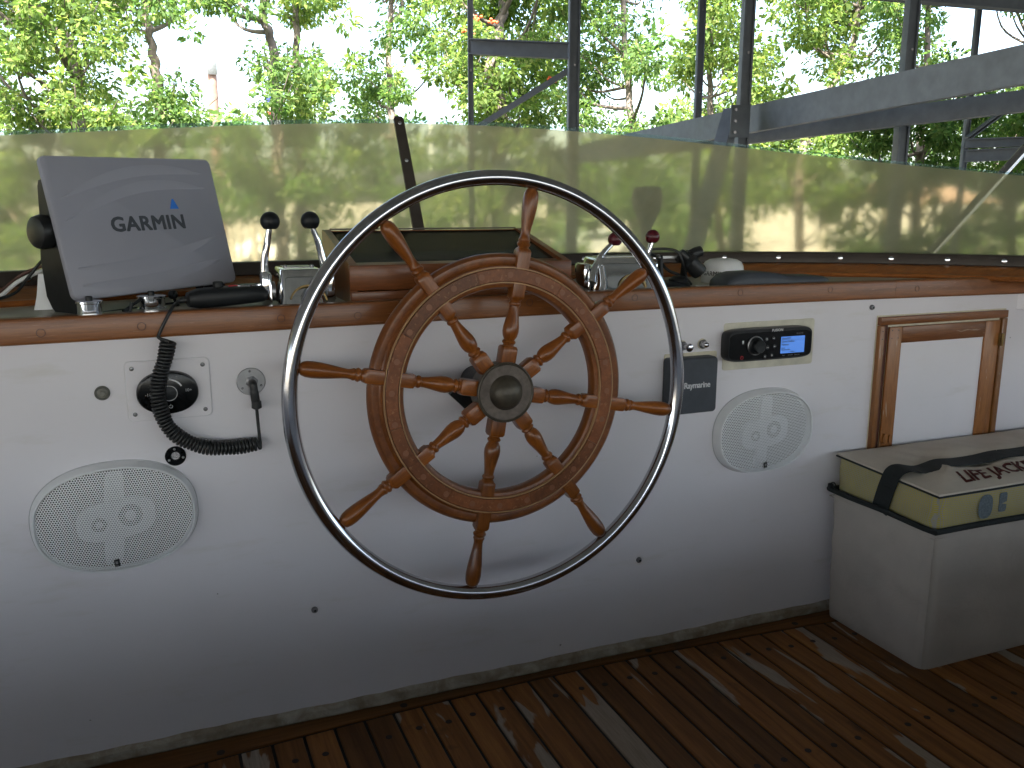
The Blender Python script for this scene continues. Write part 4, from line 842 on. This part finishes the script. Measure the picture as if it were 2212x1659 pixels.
def edge_loop(z, dz, off=0, x0=BX0, x1=BX1, y0=BY0, y1=BY1, r=.008, n=10):
    pts = []
    c = [(x0-off, y0-off), (x1+off, y0-off), (x1+off, y1), (x0-off, y1)]
    for i in range(4):
        a, b = c[i], c[(i+1) % 4]
        for j in range(n):
            t = j/n; k = 4*t*(1-t); x = a[0]+(b[0]-a[0])*t; y = a[1]+(b[1]-a[1])*t
            pts.append((x, y, z+dz*math.sin(t*9+i)*.5))
    out = []
    for p in pts:
        # round corners
        x = min(max(p[0], x0-off+0), x1+off); out.append((x-.014*bl(p[0], p[1]), p[1], p[2]+.006*bl(p[0], p[1])))
    return out
g = G(); g.tube([(BX0-.0005+.004, BY0+.0045, .004+.02*i) if i < 15 else (BX0+.003, BY0+.004, .300) for i in range(16)], .0012, 6); mk('corner_seam', g, M['canvas'], bag)
g = G(); g.tube(edge_loop(.290, .001, .0012), .0012, 6, closed=True); mk('hem', g, M['canvas'], bag)
g = G(); g.tube(edge_loop(.3065, .002, .004), .0065, 8, closed=True); mk('zip_band', g, M['webbing'], bag)
# lid sides of mesh, canvas top with crumpled surface
zz = [(.3065, .2), (.325, .7), (.345, 1), (.365, .8), (.384, .3)]
R_ = soft(BX0+.002, BX1-.002, BY0+.002, BY1, zz, bul=.004, seed=2); R_ = [[(x-.005*bl(x, y), y, z+.007*bl(x, y)) for x, y, z in r] for r in R_]
g = G(); g.rings(R_); mk('mesh_band', g, M['lidmesh'], bag, angle=60)
nx, ny = 48, 24; g = G(); vs_ = []
def topz(x, y):
    ty = (y-BY0)/(BY1-BY0); tx = (x-BX0)/(BX1-BX0)
    edge = min(tx, 1-tx, ty*.45, (1-ty)*.45)*6; edge = max(0, min(1, edge))
    z = .3855+.010*ty+.012*edge**.6
    z += .0040*math.sin(x*17+y*23)*edge+.0030*math.sin(x*39-y*41+1)*edge+.0016*math.sin(x*83+y*70)*edge
    z -= .0060*math.exp(-((ty-.42)/.10)**2)*edge
    z += .006*math.exp(-((x-1.53-(y+.23)*.8)/.010)**2)*edge*(1 if ty < .45 else .3)
    return z
for j in range(ny+1):
    for i in range(nx+1):
        x = BX0-.003+(BX1-BX0+.006)*i/nx; y = BY0-.003+(BY1-BY0+.003)*j/ny; vs_.append((x, y, topz(x, y)))
fs = [(j*(nx+1)+i, j*(nx+1)+i+1, (j+1)*(nx+1)+i+1, (j+1)*(nx+1)+i) for j in range(ny) for i in range(nx)]
b0 = len(vs_); rimi = [i for i in range(nx+1)]+[(j*(nx+1)+nx) for j in range(1, ny+1)]+[ny*(nx+1)+i for i in range(nx-1, -1, -1)]+[j*(nx+1) for j in range(ny-1, 0, -1)]
low = [(vs_[q][0], vs_[q][1], vs_[q][2]-.006) for q in rimi]; vs_ += low
for a in range(len(rimi)): b = (a+1) % len(rimi); fs.append((rimi[a], rimi[b], b0+b, b0+a))
g.add(vs_, fs); mk('canvas_top', g, M['lidcanvas'], bag, angle=60)
g = G(); pts = [(vs_[q][0], vs_[q][1]-(.001 if vs_[q][1] < -.2 else 0), vs_[q][2]-.006) for q in rimi]; g.tube(pts, .0024, 6, closed=True); mk('piping', g, M['webbing'], bag)
# strap: up the left side and along the top
sp_ = [Vector((1.4235, -.160, .306)), Vector((1.4235, -.167, .335)), Vector((1.4240, -.176, .368)), Vector((1.4290, -.184, .396)), Vector((1.450, -.190, .4065))]+[Vector((x, y, topz(x, y)+h_)) for x, y, h_ in ((1.50, -.192, .0035), (1.56, -.188, .003), (1.62, -.184, .005), (1.68, -.182, .008), (1.74, -.181, .004), (1.81, -.184, .006), (1.92, -.188, .005), (2.04, -.190, .003))]
sc_ = catmull(sp_, 8); R_ = []
for i, p in enumerate(sc_):
    t = (sc_[min(i+1, len(sc_)-1)]-sc_[max(0, i-1)]).normalized(); wv = Vector((.05, 1, .05)); wv = (wv-t*wv.dot(t)).normalized(); nn = t.cross(wv)*.0012
    if i < 24: pass
    ww = .0225; R_.append([p-wv*ww-nn, p+wv*ww-nn, p+wv*ww+nn, p-wv*ww+nn])
g = G(); g.rings(R_); mk('strap', g, M['webbing'], bag, angle=60)
lt = text('lettering', 'LIFE JACKETS', .066, M['lifetext'], bag, (1.532, -.262, .40), Vector((1, .07, 0)), Vector((.38, .92, 0)), .0002, .026, 'LEFT', sx=.74, track=1.0)
for v in lt.data.vertices:
    wx, wy = v.co.x+BASE[bag.name].x, v.co.y+BASE[bag.name].y; v.co.z = topz(wx, wy)+.0010-BASE[bag.name].z
bm = bmesh.new(); bm.from_mesh(lt.data); bm.to_mesh(lt.data); bm.free()
g = G(); g.prism(superell(.020, .026, 24, 2.5), (1.560, BY0-.0032, .344), (1, 0, 0), (0, 0, 1), (0, -.0008, 0)); g.prism(superell(.011, .021, 20, 6), (1.608, BY0-.0036, .348), (1, 0, 0), (0, 0, 1), (0, -.0008, 0)); mk('jacket_print', g, M['jacketblue'], bag)
g = G(); g.box((1.4150, -.020, .318), (.010, .012, .016), .003); g.torus([(.006, 0), (.008, 0), (.008, .002), (.006, .002)], (1.412, -.030, .324), (1, 0, 0), 14); mk('zip_pull', g, M['black'], bag)

# ------------------------------------------------------------------ things outside the glass on the bow
sl2 = thing('searchlight', 'grey covered searchlight on a post just outside the windshield', 'searchlight', (0, 0, 0)); p = at(1393, 545, 2.45)
sl2.location = (p.x, p.y, .62); BASE[sl2.name] = Vector((p.x, p.y, .62)); top = at(1393, 438, 2.45)
greyc = simple('grey_vinyl_cover', (.10, .10, .095), .7)
g = G(); g.lathe([(.012, 0), (.012, top.z-.62-.05)], (p.x, p.y, .62), n=16); mk('post', g, greyc, sl2)
g = G(); zb = top.z-.085; g.lathe([(.013, 0), (.016, .018), (.027, .042), (.037, .068), (.0415, .092), (.041, .112), (.034, .124), (.018, .128)], (p.x+.001, p.y, zb), n=32); mk('cloth_cover', g, greyc, sl2)
stp, stb = at(2260, 270, 2.55), at(1990, 570, 2.50)
g = G(); g.tube([stb, stp], .0125, 16); tag(mk('support_pole', g, M['steel']), 'slanting stainless steel pole outside the right end of the windshield', 'pole')
g = G(); R_ = []
for x in XS: n_ = nrm(x); R_.append([(x+n_[0]*.031, yb(x)+n_[1]*.031, .79), (x+n_[0]*.031, yb(x)+n_[1]*.031, .70), (x+n_[0]*1.3, yb(x)+n_[1]*1.3, .55), (x+n_[0]*1.3, yb(x)+n_[1]*1.3, .60)])
g.rings(R_); tag(mk('cabin_roof', g, M['gel']), 'white cabin roof of the boat ahead of the windshield', 'roof')

# ------------------------------------------------------------------ covered slip: steel posts, beams and roof
def post(px, py, dist, wpx, label, top=6.5, ang=.26, flange=True, ztop=None, zbot=-3.4, group='steel columns of the covered dock'):
    p = at(px, py, dist); w_ = wpx/FPX*dist; t = thing('steel_column', label, 'column', (p.x, p.y, zbot), group)
    d = Vector((math.sin(ang), math.cos(ang), 0)); s_ = Vector((d.y, -d.x, 0)); Mr = Matrix((s_, d, Vector((0, 0, 1)))).transposed(); zt = ztop or top
    g = G(); g.box((p.x, p.y, (zt+zbot)/2), (w_*.55, w_*.5, zt-zbot), .003, Mr); mk('web', g, M['galv'], t)
    for k in (-1, 1):
        c = Vector((p.x, p.y, (zt+zbot)/2))+s_*(k*w_*.36); g = G(); g.box(c, (w_*.16, w_*.8, zt-zbot), .003, Mr); mk('flange', g, M['galv'], t)
    g = G()
    for q in range(3): g.lathe([(.012, 0), (.012, .01)], Vector((p.x, p.y, zt-2.5-q*.9))-d*(w_*.41), -d, 6)
    mk('bolt', g, M['darksteel'], t); return t
post(1016.5, 150, 8.6, 13, 'thin steel column left of the level beam in the middle of the view')
post(1239, 150, 8.3, 27, 'thick steel column at the right end of the short level beam')
post(1513, 100, 10.2, 17, 'thin steel column just left of the thick braced column')
c4 = post(1610, 150, 7.6, 28, 'thick steel column with a slanting brace where the long beams cross')
post(1964, 100, 7.4, 29, 'thick steel column behind the long beams at the right')
post(2096, 200, 9.6, 13, 'thin pale steel column farthest right')
def beam(name, a, b, w_, h_, label, cat='beam', group='steel beams of the covered dock', lip=.03, up=(0, 0, 1)):
    t = thing(name, label, cat, tuple((Vector(a)+Vector(b))/2), group)
    g = G(); g.bar(a, b, .02, h_, up, 0); mk('web', g, M['galv'], t)
    a, b = Vector(a), Vector(b); dd = (b-a).normalized(); u_ = Vector(up); u_ = (u_-dd*u_.dot(dd)).normalized(); s_ = dd.cross(u_)
    for k in (-1, 1):
        off = u_*(k*(h_/2-.008))+s_*(w_/2+.011); g = G(); g.bar(a+off, b+off, w_, .012, up, 0); mk('flange', g, M['galv'], t)
    return t
g = G(); jp = at(1598, 262, 7.35); g.box(jp, (.16, .012, .26), .002, Matrix.Rotation(-.26, 3, 'Z')); mk('gusset_plate', g, M['galv'], c4)
g = G()
for a_ in (-.05, .05):
    for b_ in (-.09, 0, .09): g.lathe([(.014, 0), (.014, .012)], jp+Vector((a_, -.006, b_)), (-.26, -.96, 0), 6)
mk('gusset_bolt', g, M['darksteel'], c4)
# long beams run away along azimuth 15.3 degrees
bd_ = Vector((math.sin(math.radians(15.3)), math.cos(math.radians(15.3)), 0))
pa = at(1614, 259, 7.9); pb2 = at(1640, 292, 8.6)
def along(p, s0, s1): return p+bd_*s0, p+bd_*s1
q1, q2 = at(1614, 259, 7.9), at(2212, 138.5, 5.27); e_ = (q1-q2).normalized(); a, b = q2-e_*2.6, q1+e_*8; beam('dock_beam', a, b, .06, .228, 'upper long grey beam slanting across the right of the view')
q1, q2 = at(1621, 292, 8.5), at(2212, 217, 6.35); e_ = (q1-q2).normalized(); a, b = q2-e_*2.6, q1+e_*8; beam('dock_beam', a, b, .09, .150, 'lower long grey beam just behind and below the upper one')
beam('dock_beam', at(1017, 101.5, 8.55), at(1238, 111.5, 8.3), .05, .148, 'short level steel beam between two columns')
beam('dock_brace', at(1228, 152, 8.35), at(1010, 288, 8.6), .04, .05, 'thin slanting brace below the short level beam', 'brace')
beam('dock_brace', at(1594, 240, 7.55), at(1490, 600, 7.3), .10, .11, 'wide slanting brace from the thick column down behind the windshield', 'brace')
beam('dock_beam', at(1880, -22, 8.0), at(2420, 26, 8.6), .10, .17, 'dark overhead beam in the upper right corner')
beam('dock_beam', at(2086, 310, 9.6), at(2420, 300, 8.6), .07, .10, 'dark level beam at the far right')
beam('dock_beam', at(2086, 337, 9.6), at(2420, 322, 8.6), .05, .13, 'pale level beam just under the dark one at the far right')
beam('dock_brace', at(2087, 300, 9.6), at(2200, 215, 9.6), .04, .05, 'thin slanting brace rising from the far right column', 'brace')
# roof sheet over the slip (above the frame) and its other columns
rt = thing('dock_roof', 'corrugated metal roof over the covered slip', 'roof', (0, 0, 4.0))
g = G(); R_ = []
for i in range(0, 121):
    x = -15+i*.25; z = 3.95+(.03 if i % 2 else 0); R_.append([(x, -18, z), (x, 6.5, z), (x, 6.5, z+.01), (x, -18, z+.01)])
g.rings(R_); mk('roof_sheet', g, M['roof'], rt, angle=10)
g = G(); R_ = []  # unseen strip of roof added to keep the sun off the farther columns
for i in range(0, 45):
    x = 4+i*.25; z = 3.95+(.03 if i % 2 else 0); R_.append([(x, 6.503, z), (x, 9, z), (x, 9, z+.01), (x, 6.503, z+.01)])
g.rings(R_); mk('roof_sheet', g, M['roof'], rt, angle=10)
for k in range(8):
    y = -15.8+k*3.1; g = G(); g.bar((-15, y, 3.83), (15, y, 3.83), .08, .2); mk('purlin', g, M['galv'], rt)
# unseen bench behind the viewer and side coamings, added to block low light
st_ = thing('bench_blocker', 'unseen white bench added behind the viewer to block low light', 'bench', (.6, -2.95, 0)); g = G(); g.box((.9, -2.95, .22), (4.3, .5, .44), .03); mk('seat_base', g, M['gel'], st_)
g = G(); g.box((.9, -2.95, .49), (4.2, .48, .09), .03); mk('cushion', g, M['canvas'], st_); g = G(); g.box((.9, -3.16, .66), (4.2, .09, .28), .03); mk('backrest', g, M['canvas'], st_)  # pale cushion also bounces light towards the console
for x, lb in ((-1.45, 'unseen white coaming added at the port side to block low light'), (3.3, 'unseen white coaming added at the starboard side to block low light')):
    g = G(); g.box((x, -1.6, .30), (.06, 3.3, .60), .01); tag(mk('coaming_blocker', g, M['gel']), lb, 'coaming')

# ------------------------------------------------------------------ trees
def leaves(centers, radii, per, size, seed, droop=.5):
    r = np.random.RandomState(seed); n = len(centers)*per
    C_ = np.repeat(np.array([tuple(c) for c in centers]), per, 0); Rr = np.repeat(np.array(radii), per)
    d = r.normal(size=(n, 3)); d /= np.linalg.norm(d, axis=1)[:, None]; rad = Rr*(r.rand(n)**.45)
    pos = C_+d*rad[:, None]*np.array([1, 1, .72]); pos[:, 2] -= .15*Rr*(d[:, 0]**2+d[:, 1]**2)
    ax = d*.7+r.normal(size=(n, 3))*.6; ax[:, 2] -= droop; ax /= np.linalg.norm(ax, axis=1)[:, None]
    sd_ = np.cross(ax, r.normal(size=(n, 3))+np.array([0, 0, 1.2])); sd_ /= np.linalg.norm(sd_, axis=1)[:, None]
    L = size*(.6+.8*r.rand(n))[:, None]; w_ = L*.24
    nrm_ = np.cross(ax, sd_); mid = pos+ax*L*.45-nrm_*L*.08
    v = np.stack([pos, mid+sd_*w_, pos+ax*L-nrm_*L*.0, mid-sd_*w_], 1).reshape(-1, 3)
    return v.astype(np.float32), n
def leafobj(name, vset, mat, parent=None, base=(0, 0, 0), kind=None):
    v = np.concatenate([a for a, _ in vset])-np.array(base, dtype=np.float32); n = sum(b for _, b in vset)
    me = D2.meshes.new(name); me.vertices.add(4*n); me.loops.add(4*n); me.polygons.add(n)
    me.vertices.foreach_set('co', v.ravel()); me.loops.foreach_set('vertex_index', np.arange(4*n, dtype=np.int32)); me.polygons.foreach_set('loop_start', np.arange(0, 4*n, 4, dtype=np.int32))
    me.update(calc_edges=True); me.materials.append(mat); o = D2.objects.new(name, me); COL.objects.link(o)
    if parent: o.parent = parent
    if kind: o['kind'] = kind
    return o
holes = [(335, 95, 62, 55), (300, 175, 40, 40), (515, 120, 45, 75), (500, 215, 40, 35), (715, 100, 45, 60), (770, 30, 55, 45), (750, 200, 55, 30), (880, 130, 45, 60), (925, 235, 60, 28), (60, 195, 45, 22), (610, 60, 22, 50),
         (1425, 40, 85, 62), (1640, 30, 32, 75), (2150, 70, 110, 90), (2230, 130, 120, 60), (1345, 195, 60, 34), (1490, 195, 50, 30), (1390, 235, 60, 20), (1770, 205, 70, 45), (1720, 150, 50, 40), (1880, 150, 40, 30), (260, 30, 30, 26), (430, 40, 26, 60), (160, 150, 25, 25), (1700, 500, 110, 40), (560, 500, 110, 40), (1330, 500, 70, 25), (900, 520, 60, 25), (1250, 60, 22, 30), (440, 292, 60, 26), (690, 300, 40, 24), (880, 292, 40, 20), (1230, 300, 60, 20), (60, 310, 50, 22), (1850, 360, 30, 25), (2060, 420, 45, 30), (300, 330, 30, 30), (1480, 420, 30, 50), (760, 420, 30, 50)]
TR = [ # trunk outline points in the view, distance, leaf material, label
 ([(-330, 620), (-300, 200), (-290, -200)], 12.5, 'leaf', 'slender green tree beyond the left edge of the windshield'),
 ([(178, 620), (172, 300), (158, 108), (92, 35), (60, -60), (20, -260)], 11.5, 'leaf2', 'leaning green tree above the chart plotter, leftmost in view'),
 ([(352, 620), (345, 250), (336, 150), (326, 90), (312, 0), (300, -240)], 13.0, 'leaf', 'green tree with a forked trunk above the right part of the chart plotter'),
 ([(612, 620), (602, 400), (597, 255), (588, 95), (568, 20), (560, -240)], 12.0, 'leaf', 'tall tree with bare grey trunk above the black throttle knobs'),
 ([(652, 620), (650, 250), (643, 160), (640, 50), (650, -240)], 14.5, 'leaf2', 'second grey trunked tree just right of the tall bare one'),
 ([(860, 640), (850, 300), (840, 100), (860, -240)], 17.0, 'leaf', 'light green tree behind the windshield mullion'),
 ([(1082, 640), (1078, 250), (1062, 150), (1078, 60), (1092, -20), (1100, -240)], 12.5, 'leaf2', 'dark trunked tree with orange blossoms behind the short level beam'),
 ([(1372, 640), (1368, 300), (1350, 120), (1340, -240)], 16.0, 'leaf', 'green tree between the thick middle column and the braced one'),
 ([(1560, 640), (1540, 300), (1530, 120), (1520, -240)], 19.0, 'leaf2', 'farther green tree behind the braced column'),
 ([(1722, 640), (1735, 300), (1790, 200), (1850, 60), (1880, -240)], 17.0, 'leaf2', 'spreading bright green tree above the long beams'),
 ([(1975, 640), (1985, 330), (2000, 200), (2010, -160)], 15.0, 'leaf', 'bushy tree at the right with leaves below the long beams'),
 ([(2180, 640), (2190, 330), (2200, 220), (2230, 100)], 16.0, 'leaf', 'dark green tree at the far right edge'),
 ([(2480, 640), (2470, 300), (2460, -150)], 15.0, 'leaf', 'green tree beyond the right edge of the view')]
rng = random.Random(11); clumps = {i: [] for i in range(len(TR))}
def xat(path, y):
    for (x0, y0), (x1, y1) in zip(path, path[1:]):
        if y1 <= y <= y0: return x0+(x1-x0)*(y0-y)/(y0-y1)
    return path[0][0] if y > path[0][1] else path[-1][0]
for py in range(-230, 560, 38):
    for px in range(-460, 2640, 56):
        x, y = px+rng.uniform(-30, 30), py+rng.uniform(-22, 22)
        if any(((x-a)/(c+14))**2+((y-b)/(d+10))**2 < 1 for a, b, c, d in holes): continue
        if y > 440 and rng.random() < .45: continue
        if rng.random() < (.16 if x < 900 else .05): continue
        i = min(range(len(TR)), key=lambda k: abs(xat(TR[k][0], y)-x)+rng.uniform(0, 90)); clumps[i].append((x, y))
for i, (path, dist, lm, lb) in enumerate(TR):
    base = at(path[0][0], path[0][1], dist); base = Vector((base.x, base.y, -2.1)); t = thing('tree', lb, 'tree', tuple(base), 'trees on the bank ahead')
    rr = random.Random(100+i); P = [base]+[at(x, y, dist+rr.uniform(-.15, .15)) for x, y in path]
    C_ = catmull(P, 6); g = G(); m = len(C_); r0 = .095 if i not in (6,) else .13
    g.tube([p+Vector((.02*math.sin(k*1.7), .02*math.cos(k*1.3), 0)) for k, p in enumerate(C_)], [r0*(1-.75*k/m)+.012 for k in range(m)], 9)
    cs = []; rs = []
    for x, y in clumps[i]:
        dd = dist+rr.uniform(-1.6, 1.6); c = at(x, y, dd)
        if c.z < -1.6: continue
        cs.append(c); rs.append(rr.uniform(.26, .46)*dd/13)
    order = list(range(len(cs))); rr.shuffle(order)
    for q in order[:int(len(cs)*.55)]:
        c = cs[q]; cand = [p for p in C_ if p.z < c.z-.3]
        s_ = min(cand, key=lambda p: (p-c).length+abs((c.z-p.z)-(p-c).length*.6)) if cand else C_[0]
        mid = s_.lerp(c, .5)+Vector((rr.uniform(-.2, .2), rr.uniform(-.2, .2), rr.uniform(-.30, -.05))); k0 = rr.uniform(.022, .045)
        g.tube(catmull([s_, mid, c+Vector((0, 0, .1))], 5), [k0*(1-.085*k) for k in range(11)], 6)
        for _ in range(2):
            e = c+Vector((rr.uniform(-.4, .4), rr.uniform(-.4, .4), rr.uniform(-.1, .4))); g.tube([mid.lerp(c, .5), e], [.012, .005], 5)
    mk('trunk', g, M['bark'], t, angle=70)
    if cs:
        vset = [leaves(cs, rs, 330 if dist < 14.8 else 420, (.086 if dist < 14.8 else .074)*dist/13, 50+i)]
        vset.append(leaves([c+Vector((rr.uniform(-.7, .7), rr.uniform(-.7, .7), rr.uniform(-.5, .5))) for c in cs], [r_*.55 for r_ in rs], 60, .105*dist/13, 90+i, .3))
        leafobj('crown', vset, M[lm], t, tuple(base))
    if i == 6:
        g = G()
        for px, py in ((1065, 45), (1008, 66), (1017, 78), (1190, 172), (1033, 40)):
            c = at(px, py, 11.6)
            for _ in range(7): g.ball(c+Vector((rr.uniform(-.05, .05), rr.uniform(-.05, .05), rr.uniform(-.03, .03))), .022, 8)
        mk('blossom', g, M['blossom'], t)
# far wood and low bushes on the bank
r = random.Random(5); cs, rs = [], []
for k in range(400):
    x = r.uniform(-500, 2700); dd = r.uniform(34, 60); c = at(x, 500, dd); hgt = r.uniform(0, 3.2)*(0.6+.4*math.sin(x*.006)); c.z = -2.0+hgt
    if any(abs(x-a) < c_ and hgt < 1.8 for a, b, c_, d in [(1700, 500, 110, 40), (560, 500, 110, 40), (1330, 500, 70, 25), (900, 520, 60, 25)]): continue
    cs.append(c); rs.append(r.uniform(.6, 1.2))
leafobj('far_wood', [leaves(cs, rs, 130, .26, 3, .2)], M['leaf'], kind='stuff')
# utility pole, flag, pilings, masts, cars, pavilion
def pole(name, px, py, dist, wpx, ztop_py, mat, label, cat, group=None):
    p = at(px, py, dist); zt = at(px, ztop_py, dist).z; g = G(); rr_ = wpx/2/FPX*dist; g.lathe([(rr_*1.1, 0), (rr_, zt+2.1)], (p.x, p.y, -2.1), n=12)
    o = mk(name, g, mat); return tag(o, label, cat, group)
up = at(460, 200, 22.0); upz = at(460, 106, 22.0).z
t = thing('utility_pole', 'weathered brown utility pole standing among the left trees', 'utility pole', (up.x, up.y, -2.1)); g = G(); g.lathe([(.15, 0), (.115, upz+2.1)], (up.x, up.y, -2.1), n=12); mk('shaft', g, M['polewood'], t)
g = G(); g.box((up.x, up.y-.14, upz-.35), (.24, .06, .6), .01); mk('top_plate', g, M['dullsteel'], t)
fp = at(592, 250, 20); fz = at(592, 226, 20).z
t = thing('flagpole', 'thin flagpole with a small red, white and blue flag behind the tall tree', 'flagpole', (fp.x, fp.y, -2.1)); g = G(); g.lathe([(.02, 0), (.015, fz+2.2)], (fp.x, fp.y, -2.1), n=8); mk('mast', g, M['flagwhite'], t)
for k in range(5):
    g = G(); g.prism([(-.16, -.05*k-.05), (0, -.05*k-.05), (0, -.05*k), (-.16, -.05*k)], (fp.x, fp.y-.02, fz+.08), (1, 0, 0), (.1, 0, 1.6), (0, .01, 0)); mk('flag_stripe', g, M['flagred'] if k % 2 else M['flagwhite'], t)
g = G(); g.box((fp.x-.09, fp.y-.03, fz+.12), (.14, .012, .14)); mk('flag_canton', g, M['flagblue'], t)
for k, (px, tp, w_) in enumerate(((412, 455, 9), (500, 385, 10), (518, 470, 7), (548, 430, 13), (566, 395, 9), (1130, 470, 8))):
    pole('mooring_post', px, 500, 24+k, w_, tp, M['pilewood'], ['pale mooring post behind the right edge of the chart plotter', 'tall pale mooring post, first from the left beyond the hazy glass', 'short pale mooring post beside the tall first one', 'thick pale mooring post left of the black throttle knob', 'slim pale mooring post right of the thick one', 'pale mooring post seen through the upper part of the wheel'][k], 'post', 'mooring posts on the bank')
for k, (px, tp) in enumerate(((75, 60), (118, 160), (930, 165))):
    pole('boat_mast', px, 300, 60+k*3, 3.2, tp, M['flagwhite'], ['thin pale mast between leaves at the far left', 'thin pale mast right of the leftmost one', 'thin pale mast left of the level beam', 'thin pale mast right of the braced column', 'thin pale mast left of the bright green tree'][k], 'mast', 'masts of far boats')
def car(px, dist, mat, label, rot=0):
    p = at(px, 500, dist); t = thing('parked_car', label, 'car', (p.x, p.y, -2.1), 'cars parked on the bank'); t.rotation_euler = (0, 0, rot); BASE[t.name] = Vector((0, 0, 0))
    prof = [(-2.2, .35), (-2.25, .75), (-2.05, .95), (-1.5, 1.0), (-.95, 1.45), (.55, 1.5), (1.15, 1.05), (2.0, .92), (2.25, .7), (2.25, .35)]
    g = G(); R_ = []
    for y, k in ((-.85, .94), (-.8, 1), (.8, 1), (.85, .94)): R_.append([(x*(.99 if k < 1 else 1), y, z*k+.02) for x, z in prof])
    g.rings(R_); b = mk('body', g, mat, t, angle=30, raw=True)
    for y in (-.86, .86):
        g = G(); g.prism([(-1.3, 1.0), (-.85, 1.36), (.5, 1.4), (.95, 1.02)], (0, y-.01, 0), (1, 0, 0), (0, 0, 1), (0, .02, 0)); mk('side_window', g, M['carglass'], t, raw=True)
        for x in (-1.35, 1.4):
            g = G(); g.lathe([(.33, -.1), (.33, .1)], (x, y*.97, .33), (0, 1, 0), 20); w_ = mk('wheel', g, M['rubber'], t, raw=True)
            g = G(); g.lathe([(.19, -.12), (.19, .12)], (x, y*.97, .33), (0, 1, 0), 12); mk('hubcap', g, M['dullsteel'], w_, raw=True)
    return t
car(600, 44, M['carwhite'], 'white parked car seen through the glass behind the black throttle knobs', .1); car(1290, 50, M['carsilver'], 'silver parked car seen through the glass above the red knobs', -.1); car(930, 52, M['carwhite'], 'white parked car seen through the glass within the wheel', .05); car(330, 46, M['carsilver'], 'silver parked car on the bank behind the chart plotter', .2)
pv = at(1950, 470, 42); t = thing('pavilion', 'small cream pavilion on the bank seen through the right of the windshield', 'pavilion', (pv.x, pv.y, -2.1))
g = G(); g.rings([[(pv.x+a*k, pv.y+b*k, z) for a, b in ((-3.2, -2.5), (3.2, -2.5), (3.2, 2.5), (-3.2, 2.5))] for k, z in ((1, .9), (1.02, 1.0), (.05, 2.2))]); mk('roof', g, M['houseroof'], t)
for a in (-2.8, -.95, .95, 2.8):
    for b in (-2.1, 2.1): g = G(); g.box((pv.x+a, pv.y+b, -.6), (.25, .25, 3.0)); mk('pillar', g, M['housewall'], t)
